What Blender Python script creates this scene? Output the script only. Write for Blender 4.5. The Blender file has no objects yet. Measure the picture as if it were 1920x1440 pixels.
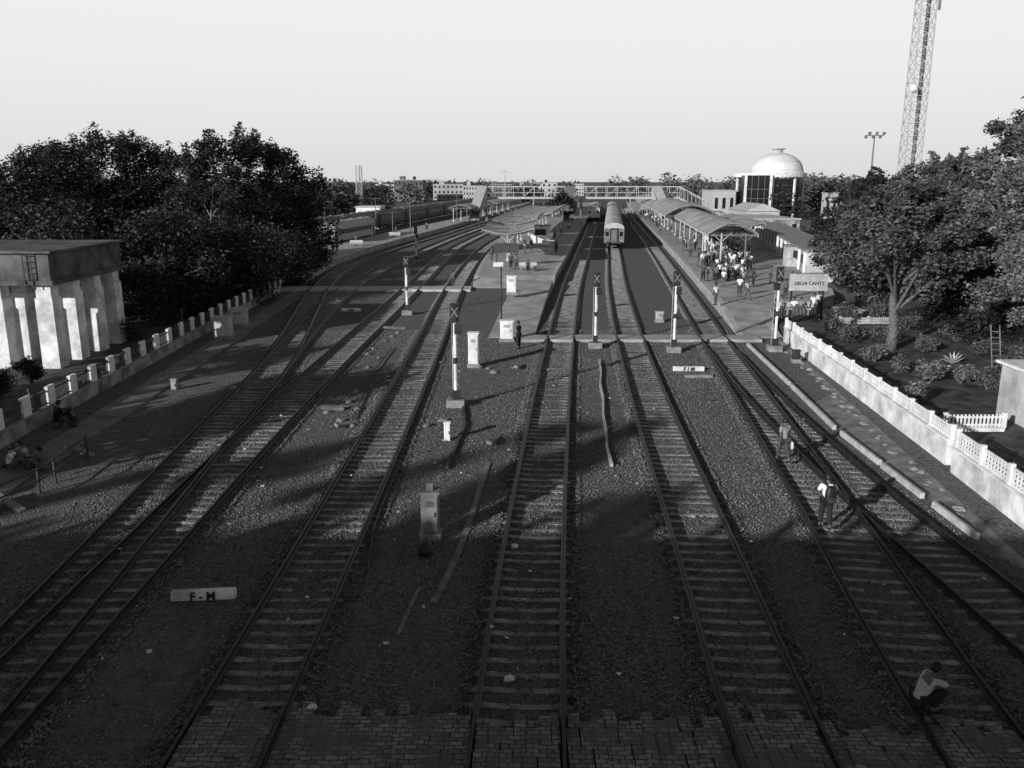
import bpy, bmesh, math, random
import numpy as np
from mathutils import Vector, Matrix
random.seed(7); rng = np.random.default_rng(7)
SC = bpy.context.scene; COL = SC.collection
H = 10.4; FPX = 1600.0; PITCH = math.atan(382/FPX)
cp, sp = math.cos(PITCH), math.sin(PITCH)
def ray(px, py):
    a = (px-960)/FPX; b = -(py-720)/FPX
    return Vector((a, cp+b*sp, -sp+b*cp))
def G(px, py, z=0.0):            # photo point -> place on a level surface
    r = ray(px, py); t = (z-H)/r.z
    return Vector((r.x*t, r.y*t, z))
def P(px, py, Y):                # photo point -> place on the plane at distance Y
    r = ray(px, py); t = Y/r.y
    return Vector((r.x*t, Y, H+r.z*t))

# ------------------------------------------------------------------ materials
def grey(v): return (v, v, v, 1)
def mat(name, lo, hi=None, rough=0.8, scale=1.5, bump=0.0, bscale=20, metal=0.0, detail=6, mix2=None):
    m = bpy.data.materials.new(name); m.use_nodes = True
    nt = m.node_tree; n = nt.nodes; l = nt.links
    b = n['Principled BSDF']; b.inputs['Roughness'].default_value = rough
    b.inputs['Metallic'].default_value = metal
    b.inputs['Specular IOR Level'].default_value = 0.3
    hi = lo if hi is None else hi
    geo = n.new('ShaderNodeNewGeometry')
    no = n.new('ShaderNodeTexNoise'); no.inputs['Scale'].default_value = scale; no.inputs['Detail'].default_value = detail
    no.inputs['Roughness'].default_value = 0.65
    l.new(geo.outputs['Position'], no.inputs['Vector'])
    r = n.new('ShaderNodeValToRGB'); r.color_ramp.elements[0].position = 0.35; r.color_ramp.elements[1].position = 0.65
    r.color_ramp.elements[0].color = grey(lo); r.color_ramp.elements[1].color = grey(hi)
    l.new(no.outputs['Fac'], r.inputs['Fac']); l.new(r.outputs['Color'], b.inputs['Base Color'])
    if bump:
        n2 = n.new('ShaderNodeTexNoise'); n2.inputs['Scale'].default_value = bscale; n2.inputs['Detail'].default_value = 4
        l.new(geo.outputs['Position'], n2.inputs['Vector'])
        bp = n.new('ShaderNodeBump'); bp.inputs['Strength'].default_value = bump; bp.inputs['Distance'].default_value = 0.05
        l.new(n2.outputs['Fac'], bp.inputs['Height']); l.new(bp.outputs['Normal'], b.inputs['Normal'])
    return m
M = {}
M['concrete'] = mat('concrete', .14, .30, scale=2.5, bump=.4)
M['sleeper'] = mat('sleeper_concrete', .08, .34, scale=1.7, bump=.6, bscale=30, rough=.6)
M['rail'] = mat('rail_steel', .02, .045, rough=.45, scale=4, metal=.5)
M['white'] = mat('white_paint', .5, .8, scale=1.2, bump=.2)
M['whitewall'] = mat('whitewash', .36, .85, scale=.9, bump=.4, bscale=8, detail=9)
M['oldwall'] = mat('stained_plaster', .08, .4, scale=.8, bump=.5, bscale=8)
M['paleplaster'] = mat('pale_plaster', .25, .6, scale=.5, bump=.3, bscale=6)
M['dark'] = mat('dark_metal', .015, .04, rough=.5)
M['mid'] = mat('mid_grey_paint', .1, .2, scale=2)
M['light'] = mat('light_grey_paint', .3, .5, scale=2)
M['bark'] = mat('bark', .06, .17, scale=6, bump=.8)
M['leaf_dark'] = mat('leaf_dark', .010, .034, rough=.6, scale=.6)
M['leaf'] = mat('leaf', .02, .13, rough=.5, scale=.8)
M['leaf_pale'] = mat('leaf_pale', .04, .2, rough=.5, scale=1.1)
M['far_leaf_haze'] = mat('far_leaf_haze', .05, .12, scale=.05)  # distance haze put into the colour as a paler grey
M['glass'] = mat('dark_glass', .01, .02, rough=.15)
M['roof'] = mat('corrugated_roof', .18, .38, scale=.35, rough=.7)
M['rust'] = mat('dark_rusted_iron', .03, .08, scale=5)
M['soil'] = mat('garden_soil', .02, .1, scale=1.2, bump=.6, bscale=6)
M['platform'] = mat('platform_paving', .22, .42, scale=.6, bump=.2, detail=9)
M['path'] = mat('worn_path', .12, .24, scale=.9, bump=.3)
M['stone'] = mat('ballast_stone', .04, .28, scale=9, detail=2)
M['skin'] = mat('skin', .10, .12, rough=.6)
M['hair'] = mat('hair', .01, .015, rough=.5)
M['paper'] = mat('litter', .5, .7)
M['ink'] = mat('black_lettering', .02)
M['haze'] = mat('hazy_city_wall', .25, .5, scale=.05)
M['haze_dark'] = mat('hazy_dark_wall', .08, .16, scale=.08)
CL = {v: mat('cloth_%d' % int(v*100), v*.85, v, rough=.9, scale=9) for v in (.02, .06, .12, .25, .45, .75)}

def ground_mat():
    m = bpy.data.materials.new('yard_ground'); m.use_nodes = True
    nt = m.node_tree; n = nt.nodes; l = nt.links; b = n['Principled BSDF']; b.inputs['Roughness'].default_value = .95
    b.inputs['Specular IOR Level'].default_value = .15
    geo = n.new('ShaderNodeNewGeometry')
    v = n.new('ShaderNodeTexVoronoi'); v.inputs['Scale'].default_value = 17; l.new(geo.outputs['Position'], v.inputs['Vector'])
    bw = n.new('ShaderNodeRGBToBW'); l.new(v.outputs['Color'], bw.inputs[0])
    mr = n.new('ShaderNodeMapRange'); mr.inputs[3].default_value = .03; mr.inputs[4].default_value = .21; l.new(bw.outputs[0], mr.inputs[0])
    no = n.new('ShaderNodeTexNoise'); no.inputs['Scale'].default_value = .22; no.inputs['Detail'].default_value = 8; no.inputs['Roughness'].default_value = .7
    l.new(geo.outputs['Position'], no.inputs['Vector'])
    rr = n.new('ShaderNodeValToRGB'); rr.color_ramp.elements[0].position = .48; rr.color_ramp.elements[1].position = .6
    l.new(no.outputs['Fac'], rr.inputs[0])
    fn = n.new('ShaderNodeTexNoise'); fn.inputs['Scale'].default_value = 2.4; fn.inputs['Detail'].default_value = 10; fn.inputs['Roughness'].default_value = .75
    l.new(geo.outputs['Position'], fn.inputs['Vector'])
    dm = n.new('ShaderNodeMapRange'); dm.inputs[1].default_value = .3; dm.inputs[2].default_value = .7; dm.inputs[3].default_value = .04; dm.inputs[4].default_value = .19
    l.new(fn.outputs['Fac'], dm.inputs[0])
    mx = n.new('ShaderNodeMix'); mx.data_type = 'FLOAT'
    l.new(rr.outputs[0], mx.inputs[0]); l.new(mr.outputs[0], mx.inputs[2]); l.new(dm.outputs[0], mx.inputs[3])
    l.new(mx.outputs[0], b.inputs['Base Color'])
    bp = n.new('ShaderNodeBump'); bp.invert = True; bp.inputs['Strength'].default_value = .8; bp.inputs['Distance'].default_value = .05
    l.new(v.outputs['Distance'], bp.inputs['Height']); l.new(bp.outputs['Normal'], b.inputs['Normal'])
    return m
def paver_mat():
    m = bpy.data.materials.new('block_paving'); m.use_nodes = True
    nt = m.node_tree; n = nt.nodes; l = nt.links; b = n['Principled BSDF']; b.inputs['Roughness'].default_value = .9
    geo = n.new('ShaderNodeNewGeometry')
    no = n.new('ShaderNodeTexNoise'); no.inputs['Scale'].default_value = 2.2; l.new(geo.outputs['Position'], no.inputs['Vector'])
    ad = n.new('ShaderNodeMixRGB'); ad.blend_type = 'ADD'; ad.inputs[0].default_value = .16
    l.new(geo.outputs['Position'], ad.inputs[1]); l.new(no.outputs['Color'], ad.inputs[2])
    br = n.new('ShaderNodeTexBrick'); br.inputs['Scale'].default_value = 1; br.inputs['Brick Width'].default_value = .24; br.inputs['Row Height'].default_value = .13
    br.inputs['Mortar Size'].default_value = .014; br.inputs['Mortar Smooth'].default_value = .4
    br.inputs['Color1'].default_value = grey(.11); br.inputs['Color2'].default_value = grey(.26); br.inputs['Mortar'].default_value = grey(.02)
    l.new(ad.outputs[0], br.inputs['Vector'])
    n3 = n.new('ShaderNodeTexNoise'); n3.inputs['Scale'].default_value = .8; n3.inputs['Detail'].default_value = 9; n3.inputs['Roughness'].default_value = .7; l.new(geo.outputs['Position'], n3.inputs['Vector'])
    r3 = n.new('ShaderNodeValToRGB'); r3.color_ramp.elements[0].position = .47; r3.color_ramp.elements[1].position = .58; l.new(n3.outputs['Fac'], r3.inputs[0])
    mx = n.new('ShaderNodeMixRGB'); mx.inputs[2].default_value = grey(.1); l.new(r3.outputs[0], mx.inputs[0]); l.new(br.outputs['Color'], mx.inputs[1])
    l.new(mx.outputs[0], b.inputs['Base Color'])
    bp = n.new('ShaderNodeBump'); bp.invert = True; bp.inputs['Strength'].default_value = .7; bp.inputs['Distance'].default_value = .03
    l.new(br.outputs['Fac'], bp.inputs['Height']); l.new(bp.outputs['Normal'], b.inputs['Normal'])
    return m
M['ground'] = ground_mat(); M['paver'] = paver_mat()

# ------------------------------------------------------------------ helpers
def root_loc(o):
    v = Vector((0, 0, 0))
    while o is not None:
        v = v + o.location; o = o.parent
    return v
class MB:
    def __init__(s): s.v = []; s.f = []
    def add(s, vs, fs):
        k = len(s.v); s.v += [tuple(a) for a in vs]; s.f += [tuple(i+k for i in f) for f in fs]; return s
    def box(s, c, d, rz=0, rx=0, ry=0):
        m = Matrix.Translation(c) @ Matrix.Rotation(rz, 4, 'Z') @ Matrix.Rotation(ry, 4, 'Y') @ Matrix.Rotation(rx, 4, 'X')
        vs = [m @ Vector((x*d[0]/2, y*d[1]/2, z*d[2]/2)) for x in (-1, 1) for y in (-1, 1) for z in (-1, 1)]
        return s.add(vs, [(0,1,3,2), (4,6,7,5), (0,4,5,1), (2,3,7,6), (0,2,6,4), (1,5,7,3)])
    def bar(s, a, b, w, h=None):      # rectangular bar between points
        h = h or w; a = Vector(a); b = Vector(b); d = (b-a).normalized()
        up = Vector((0,0,1)) if abs(d.z) < .95 else Vector((0,1,0))
        u = d.cross(up).normalized()*w/2; v = u.cross(d).normalized()*h/2
        vs = [p+i*u+j*v for p in (a, b) for i, j in ((-1,-1), (1,-1), (1,1), (-1,1))]
        return s.add(vs, [(3,2,1,0), (4,5,6,7), (0,1,5,4), (1,2,6,5), (2,3,7,6), (3,0,4,7)])
    def tube(s, pts, rs, n=8, cap=True):
        pts = [Vector(p) for p in pts]; k0 = len(s.v); vs = []; fs = []
        for i, p in enumerate(pts):
            d = (pts[min(i+1, len(pts)-1)]-pts[max(i-1, 0)]).normalized()
            up = Vector((0,1,0)) if abs(d.z) > .8 else Vector((0,0,1))
            u = d.cross(up).normalized(); w = u.cross(d)
            for j in range(n):
                a = 2*math.pi*j/n; vs.append(p+(u*math.cos(a)+w*math.sin(a))*rs[i])
        for i in range(len(pts)-1):
            for j in range(n):
                fs.append((i*n+j, i*n+(j+1) % n, (i+1)*n+(j+1) % n, (i+1)*n+j))
        if cap: fs += [tuple(range(n-1, -1, -1)), tuple((len(pts)-1)*n+j for j in range(n))]
        return s.add(vs, fs)
    def sweep(s, profiles, closed=True):   # list of equal-length rings
        n = len(profiles[0]); vs = [p for r in profiles for p in r]; fs = []
        for i in range(len(profiles)-1):
            for j in range(n if closed else n-1):
                fs.append((i*n+j, i*n+(j+1) % n, (i+1)*n+(j+1) % n, (i+1)*n+j))
        if closed: fs += [tuple(range(n-1, -1, -1)), tuple((len(profiles)-1)*n+j for j in range(n))]
        return s.add(vs, fs)
    def lathe(s, prof, c=(0,0,0), n=16):
        rings = []
        for r, z in prof: rings.append([(c[0]+r*math.cos(2*math.pi*j/n), c[1]+r*math.sin(2*math.pi*j/n), c[2]+z) for j in range(n)])
        return s.sweep(rings)
    def build(s, name, m, parent=None, smooth=False, kind=None, bevel=0):
        off = root_loc(parent)
        me = bpy.data.meshes.new(name); me.from_pydata([(a-off.x, b-off.y, c-off.z) for a, b, c in s.v], [], s.f); me.update()
        if bevel:
            bm = bmesh.new(); bm.from_mesh(me)
            bmesh.ops.bevel(bm, geom=bm.edges[:], offset=bevel, segments=1, affect='EDGES'); bm.to_mesh(me); bm.free()
        if m: me.materials.append(m)
        if smooth: me.shade_smooth()
        o = bpy.data.objects.new(name, me); COL.objects.link(o); o.parent = parent
        if kind: o['kind'] = kind
        return o
def np_mesh(name, V, F, m, parent=None, smooth=False):
    me = bpy.data.meshes.new(name); me.vertices.add(len(V)); me.vertices.foreach_set('co', np.asarray(V, dtype=np.float32).ravel())
    nf, k = F.shape; me.loops.add(nf*k); me.loops.foreach_set('vertex_index', F.astype(np.int32).ravel())
    me.polygons.add(nf); me.polygons.foreach_set('loop_start', (np.arange(nf)*k).astype(np.int32))
    me.update(calc_edges=True); me.validate()
    me.materials.append(m)
    if smooth: me.shade_smooth()
    o = bpy.data.objects.new(name, me); COL.objects.link(o); o.parent = parent
    return o
def tag(o, label, cat, group=None):
    o['label'] = label; o['category'] = cat
    if group: o['group'] = group
    return o
def thing(name, label, cat, loc=(0,0,0), group=None):
    o = bpy.data.objects.new(name, None); COL.objects.link(o); o.location = loc; o.empty_display_size = .3
    return tag(o, label, cat, group)
def copy_tree(o, parent=None):
    c = o.copy(); COL.objects.link(c); c.parent = parent
    for ch in list(o.children): copy_tree(ch, c)
    return c
def struct(mb, name, m, **k): return mb.build(name, m, kind='structure', **k)
def text(body, size, m, parent, loc, rot=(math.pi/2, 0, 0), name='lettering', depth=.004):
    cu = bpy.data.curves.new('t', 'FONT'); cu.body = body; cu.size = size; cu.align_x = 'CENTER'; cu.align_y = 'CENTER'; cu.extrude = depth; cu.offset = size*.02
    t = bpy.data.objects.new('t', cu); COL.objects.link(t)
    dg = bpy.context.evaluated_depsgraph_get(); me = bpy.data.meshes.new_from_object(t.evaluated_get(dg))
    bpy.data.objects.remove(t); me.materials.clear(); me.materials.append(m)
    o = bpy.data.objects.new(name, me); COL.objects.link(o); o.parent = parent; o.location = loc; o.rotation_euler = rot
    return o

# ------------------------------------------------------------------ alignment curves x(Y)
class Path:
    def __init__(s, pts):
        s.Y = np.array([p[0] for p in pts], float); s.X = np.array([p[1] for p in pts], float)
        t = np.gradient(s.X, s.Y); s.T = t
    def __call__(s, y):
        Y, X, T = s.Y, s.X, s.T
        if y <= Y[0]: return float(X[0]+T[0]*(y-Y[0]))
        if y >= Y[-1]: return float(X[-1]+T[-1]*(y-Y[-1]))
        i = int(np.searchsorted(Y, y)-1); h = Y[i+1]-Y[i]; u = (y-Y[i])/h
        return float((2*u**3-3*u**2+1)*X[i]+(u**3-2*u**2+u)*h*T[i]+(-2*u**3+3*u**2)*X[i+1]+(u**3-u**2)*h*T[i+1])
    def ang(s, y): return math.atan((s(y+.5)-s(y-.5)))
A = Path([(2,-10.35),(15,-10.95),(20,-11.3),(32,-12.3),(44,-13.25),(54,-14.2),(68,-15.3),(83,-16),(105,-15.2),(146,-12),(222,-3.4),(400,16)])
A2 = Path([(46,-13.45),(55,-14.6),(68,-16.6),(83,-18.8),(105,-20.2),(125,-19.2),(146,-16.8),(180,-12.6),(230,-7),(400,11.5)])
B = Path([(2,-10.3),(15,-10.35),(32,-10.6),(55,-10.4),(70,-10.1),(90,-9.8),(112,-9.6),(135,-8.9),(155,-7.2),(230,1.5),(400,21)])
C = Path([(2,-5.5),(15,-5.4),(50,-5.4),(80,-5.7),(105,-5.4),(135,-4.2),(155,-2.5),(230,6),(400,26)])
D = Path([(2,-.3),(15,.15),(35,1.5),(54,3.05),(80,5.4),(118,9.5),(225,21.2),(400,40.6)])
E = Path([(2,4.6),(15,5.1),(22,5.55),(33,6.2),(54,7.7),(80,10.0),(123,14.6),(225,26.1),(400,45.5)])
F = Path([(2,8.0),(15,8.9),(26,10.2),(38,11.5),(53,13.1),(76,15.7),(111,19.6),(185,27.2),(230,31.8),(400,50.8)])
Gt = Path([(2,12.6),(12,12.35),(20,12.15),(27,11.95),(36,12.1),(46,12.6),(53,13.15)])
DL = Path([(130,-29.5),(155,-26.2),(230,-15.5),(420,9)])
DL2 = Path([(130,-36.5),(155,-33.5),(230,-24),(420,-2)])

# shared sleeper
sl = MB()
sl.sweep([[(x, -.11, -.16), (x, .11, -.16), (x, .09, z), (x, -.09, z)] for x, z in ((-1.2,.005), (-.7,.04), (-.3,.014), (.3,.014), (.7,.04), (1.2,.005))])
sme = bpy.data.meshes.new('sleeper'); sme.from_pydata([v for v in sl.v], [], sl.f); sme.materials.append(M['sleeper'])
RAILP = [(-.07,.03), (.07,.03), (.07,.05), (.012,.08), (.012,.17), (.036,.18), (.036,.215), (-.036,.215), (-.036,.18), (-.012,.17), (-.012,.08), (-.07,.05)]
def track(path, y0, y1, label, merge=None, skip=None, near=100, rails_y1=None):
    r = thing('railway_track', label, 'railway track', (path(y0), y0, 0))
    for s in (-1, 1):
        rings = []; y = y0
        while y < y1+.01:
            a = path.ang(y); cx = path(y)+s*.87*math.cos(a); cy = y-s*.87*math.sin(a)
            rings.append([(cx+px*math.cos(a), cy-px*math.sin(a), pz) for px, pz in RAILP]); y += 1.5 if y < 130 else 6
        MB().sweep(rings).build('rail', M['rail'], r)
    n = 0; y = max(y0, 9.0)+.2; rest = MB()
    while y < min(y1, 330):
        x = path(y); a = path.ang(y); L = 1
        go = True
        if skip and abs(skip(y)-x) < 2.5 and y > skip.Y[0]-1 and y < skip.Y[-1]+1: go = False
        if merge:
            for mp in merge:
                if mp.Y[0]-.5 < y < mp.Y[-1]+.5 and abs(mp(y)-x) < 2.5:
                    L = (2.4+abs(mp(y)-x))/2.4; x = (x+mp(y))/2
        if go:
            if n < near:
                o = bpy.data.objects.new('sleeper', sme); COL.objects.link(o); o.parent = r
                o.location = (x-r.location.x+random.uniform(-.03,.03), y-r.location.y, random.uniform(-.02, .006)); o.rotation_euler = (0, 0, -a+random.uniform(-.02, .02)); o.scale = (L, 1, 1)
            else:
                rest.box((x, y, -.06), (2.4*L, .2, .18), -a)
            n += 1
        y += (.56 if y < 130 else .95)*random.uniform(.97,1.03)
    if rest.v: rest.build('distant_sleepers', M['sleeper'], r, kind='stuff')
    return r
track(B, 4, 400, 'railway track with wide pale sleepers joined by the leftmost diverging rails', merge=[A])
track(A, 4, 400, 'leftmost diverging railway track curving away toward the far left platform', skip=B, merge=[A2])
track(A2, 46, 400, 'curved branch railway track hugging the edge of the left platform', skip=A)
track(C, 4, 400, 'railway track running down the left side of the island platform')
track(D, 4, 420, 'railway track in the middle of the photo, right of the island platform')
track(E, 4, 420, 'railway track on which the long parked train stands')
track(F, 4, 420, 'railway track beside the right platform edge, where the man with a backpack walks', merge=[Gt])
track(Gt, 4, 53, 'rightmost short railway track merging next to the long white wall', skip=F)
track(DL, 120, 400, 'far railway track behind the left platform under the pale coach', near=20)
track(DL2, 110, 400, 'far left railway track under the long dark train', near=20)

# ------------------------------------------------------------------ ground
g = MB(); R_ = 5000
g.add([(-R_,-60,0), (R_,-60,0), (R_,R_,0), (-R_,R_,0)], [(0,1,2,3)]); struct(g, 'ground', M['ground'])
g = MB(); g.add([(14.9,8,.006),(60,8,.006),(90,130,.006),(33,80,.006),(20.5,64,.006),(18.6,56,.006)], [(0,1,2,3,4,5)]); struct(g, 'garden_soil', M['soil'])
g = MB(); g.add([(-60,10,.006),(-20.3,10,.006),(-20.4,34,.006),(-21.6,55,.006),(-22.6,83,.006),(-29,120,.006),(-90,120,.006)], [(0,1,2,3,4,5,6)]); struct(g, 'left_soil', M['soil'])
# loose ballast stones
def stones(n, y0, y1, xl, xr, s0, s1, name, pw, lb):
    Yc = y0+(y1-y0)*rng.random(n)**pw; X = xl+(xr-xl)*rng.random(n)
    dens = (np.sin(X*.9+np.sin(Yc*.35)*1.5)+np.sin(Yc*.4+X*.3)+2.6)/4.6
    k = rng.random(n) < dens; Yc = Yc[k]; X = X[k]
    # ballast shoulders heaped over the sleeper ends
    m2 = n//4; ys2 = y0+(y1-y0)*rng.random(m2)**pw; pick = rng.integers(0, 5, m2)
    xs2 = np.zeros(m2)
    grid = np.linspace(y0, y1, 200)
    for i, p in enumerate((B, C, D, E, F)):
        xi = np.interp(ys2, grid, [p(v) for v in grid]); xs2 = np.where(pick == i, xi, xs2)
    xs2 = xs2+np.where(rng.random(m2) < .5, -1, 1)*(1.06+.32*rng.random(m2)**1.0)
    zo = np.concatenate([np.zeros(len(X)), np.full(m2, .03)]); Yc = np.concatenate([Yc, ys2]); X = np.concatenate([X, xs2]); n = len(X)
    s = s0+(s1-s0)*rng.random(n)**2.5
    base = np.array([(1,0,0), (-1,0,0), (0,1,0), (0,-1,0), (0,0,1), (0,0,-1)], float)
    ang = rng.random(n)*6.28; ca, sa = np.cos(ang), np.sin(ang)
    V = base[None]*(0.6+.8*rng.random((n, 6, 1)))*np.array([1, 1, .75])
    x = V[..., 0]*ca[:, None]-V[..., 1]*sa[:, None]; y = V[..., 0]*sa[:, None]+V[..., 1]*ca[:, None]
    V = np.stack([x, y, V[..., 2]], -1)*s[:, None, None]
    V += np.stack([X, Yc, zo+.005+.025*rng.random(n)], -1)[:, None, :]
    Fb = np.array([(0,2,4), (2,1,4), (1,3,4), (3,0,4), (2,0,5), (1,2,5), (3,1,5), (0,3,5)])
    Fs = (Fb[None]+(np.arange(n)*6)[:, None, None]).reshape(-1, 3)
    o = np_mesh(name, V.reshape(-1, 3), Fs, M['stone']); o['kind'] = 'stuff'
    tag(o, lb, 'ballast'); return o
stones(220000, 13.5, 60, -14.5, 13.6, .015, .042, 'ballast', 1.35, 'loose grey ballast stones spread between and beside the tracks')

# level-crossing paving at the foot of the picture: courses of worn blocks with ragged ends
def pave(xa, xb, y0=8, y1=15.2, top=.15):
    m = MB(); x = xa(y1); k = 0; xe = xb(y1)
    while x < xe-.02:
        w_ = min(.24, xe-x); y = y0; yend = y1+random.uniform(-.45, .15); sh = xa(y0)-xa(y1)
        while y < yend:
            L_ = min(random.choice((.9, 1.3, .6)), yend-y+.05); u = sh*(1-(y-y0)/(y1-y0))
            m.box((x+w_/2+u, y+L_/2, top/2-.01+random.uniform(-.014, .012)), (w_-.006, L_-.006, top+.02), 0, rx=random.uniform(-.01,.01), ry=random.uniform(-.02,.02)); y += L_
        x += w_; k += 1
    struct(m, 'crossing_paving', M['paver'])
off = lambda p, d: (lambda y: p(y)+d)
pave(off(C,-.8), off(C,.8)); pave(off(C,.96), off(D,-.96), top=.12); pave(off(D,-.8), off(D,.8), y1=14.8)
pave(off(D,.96), off(E,-.96), top=.12, y1=14.9); pave(off(E,-.8), off(E,.8), y1=15); pave(off(E,.96), off(F,-.96), top=.1, y1=14.6); pave(off(F,-.8), off(F,.8), y1=14.7)
# foot crossings
def xing(x0, x1, y0, y1, pths, nm, mm='platform'):
    xs = sorted([p((y0+y1)/2)+d for p in pths for d in (-.87, .87)]); xs = [x for x in xs if x0 < x < x1]
    e = [x0]+[v for x in xs for v in (x-.07, x+.1)]+[x1]
    m = MB()
    for i in range(0, len(e), 2):
        if e[i+1] > e[i]: m.box(((e[i]+e[i+1])/2, (y0+y1)/2, .09), (e[i+1]-e[i], y1-y0, .2))
    struct(m, nm, M[mm])
xing(.6, 16.5, 55.4, 57.2, [D, E, F], 'foot_crossing'); xing(-24.5, -4, 81.8, 84.6, [A, A2, B, C], 'foot_crossing', 'light')
# left path along the wall
m = MB(); ys = np.linspace(24, 84, 40)
m.sweep([[(-20.0-(y-34)*.043+1.0+random.uniform(-.1,.1), y, .012), (-20.0-(y-34)*.043+2.6+random.uniform(-.15,.15), y, .012)] for y in ys], closed=False); struct(m, 'footpath', M['path'])
m = MB(); ys = np.linspace(16, 60, 20)
m.sweep([[(F(y)+4.2 if y > 40 else 14.05, y, .008), (14.2+(y-20)*.105, y, .008)] for y in ys], closed=False); struct(m, 'dirt_path', mat('dry_dirt', .10, .28, scale=1.5, bump=.5, detail=9))

# ------------------------------------------------------------------ platforms
def platform(nm, L, Rr, y0, y1, ramp=12, top=.85):
    ys = list(np.arange(y0, 150, 4.0))+list(np.arange(150, y1, 15.0))
    zt = lambda y: .05+(top-.05)*min(1, (y-y0)/ramp)
    rings = [[(L(y), y, -.1), (Rr(y), y, -.1), (Rr(y), y, zt(y)), (L(y), y, zt(y))] for y in ys]
    o = struct(MB().sweep(rings), nm, M['platform'])
    for fn, s in ((L, 1), (Rr, -1)):
        rings = [[(fn(y)-.03*s, y, zt(y)-.14), (fn(y)+.42*s, y, zt(y)-.14), (fn(y)+.42*s, y, zt(y)+.012), (fn(y)-.03*s, y, zt(y)+.012)] for y in ys]
        c = MB().sweep(rings).build('edge_coping', M['light'], o)
    return o
RP_R = Path([(56,18.1),(66,21),(70,25.5),(84,30),(100,34),(125,38.5),(230,52),(400,75)])
platform('right_platform', lambda y: F(y)+1.85, RP_R, 57, 420)
IS_R = lambda y: D(y)-1.8
IS_L = lambda y: C(y)+1.8
platform('island_platform', IS_L, IS_R, 84.5, 400, ramp=.01)
rings = [[(D(y)-4.9-(y-57)*.02, y, -.1), (D(y)-1.8, y, -.1), (D(y)-1.8, y, .05+.8*(y-57)/27.4), (D(y)-4.9-(y-57)*.02, y, .05+.8*(y-57)/27.4)] for y in np.linspace(57, 84.4, 8)]
struct(MB().sweep(rings), 'platform_ramp', M['platform'])
LP_L = Path([(86,-25.6),(110,-27.8),(130,-27.4),(155,-24.2),(230,-13.4),(420,11)])
LP_R = lambda y: A2(y)-1.85
platform('left_platform', LP_L, LP_R, 86, 400, ramp=20)

# ------------------------------------------------------------------ trees
def leaves(nm, blobs, n, size, m, parent, flat=.75):
    c = np.array([b[:3] for b in blobs], float); r = np.array([b[3] for b in blobs], float)
    w = r**2; idx = rng.choice(len(blobs), n, p=w/w.sum())
    d = rng.normal(size=(n, 3)); d /= np.linalg.norm(d, axis=1)[:, None]
    rad = r[idx]*(.35+.75*rng.random(n)**.7)
    rad *= 1+.35*np.sin(d[:, 0]*5+idx)*np.cos(d[:, 2]*6+idx*1.7)+.18*np.sin(d[:, 1]*13+idx*2.3)
    p = c[idx]+d*rad[:, None]*np.array([1, 1, flat])
    u = rng.normal(size=(n, 3)); u[:, 2] *= .5; u /= np.linalg.norm(u, axis=1)[:, None]
    v = rng.normal(size=(n, 3)); v -= (v*u).sum(1)[:, None]*u; v /= np.linalg.norm(v, axis=1)[:, None]
    s = size*(.5+rng.random(n))[:, None]
    V = np.stack([p-u*s, p-v*s*.45+u*s*.1, p+u*s, p+v*s*.45+u*s*.1], 1).reshape(-1, 3)
    V[:, 2] = np.maximum(V[:, 2], .05)
    off = root_loc(parent); V = V-np.array(off)
    return np_mesh(nm, V, np.arange(n*4).reshape(-1, 4), m, parent)
def tree(x, y, h, R, label, n=9000, size=.26, m='leaf', low=.25, nb=26, group=None, name='leafy_tree', br_=(.2,.4), spire=0, topy=.62):
    t = thing(name, label, 'tree', (x, y, 0), group)
    tr = MB(); tip = Vector((x+random.uniform(-.4, .4), y, h*.5)); 
    tr.tube([(x, y, -.1), (x+.1, y, h*.12), (x-.1, y+.1, h*.3), tip, (tip.x+.3, tip.y, h*topy)], [R*.075, R*.055, R*.045, R*.03, R*.012], 8)
    blobs = []
    for i in range(nb):
        a = random.uniform(0, 6.28); q = math.sqrt(random.random()); zz = low+(1-low)*random.random()
        prof = math.sin(math.pi*min(1, max(.06, (zz-low*.6)/(1.08-low*.6))))**.6
        br = R*random.uniform(*br_)*(1.15-.5*zz*(spire > 0))
        bx, by, bz = x+math.cos(a)*q*R*.85*prof, y+math.sin(a)*q*R*.85*prof, h*zz-br*.5
        blobs.append((bx, by, bz, br))
        if i % 2 == 0 and zz < .8:
            s0 = Vector((x, y, h*random.uniform(.22, .5))); e = Vector((bx, by, bz)); mid = (s0+e)/2+Vector((0, 0, .3))
            tr.tube([s0, mid, e], [R*.024, R*.014, R*.004], 5, cap=False)
    for i in range(spire):      # upright leading shoots that break the outline
        a = random.uniform(0, 6.28); q = random.random()*.7; bx, by = x+math.cos(a)*q*R, y+math.sin(a)*q*R; zt_ = h*(1-q*.25)
        for k in range(5): blobs.append((bx+random.uniform(-.15,.15), by, zt_-1.3+k*.55, R*(.17-.026*k)))
    tr.build('trunk', M['bark'], t, smooth=True)
    leaves('crown', blobs, n, size, M[m], t)
    return t
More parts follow.
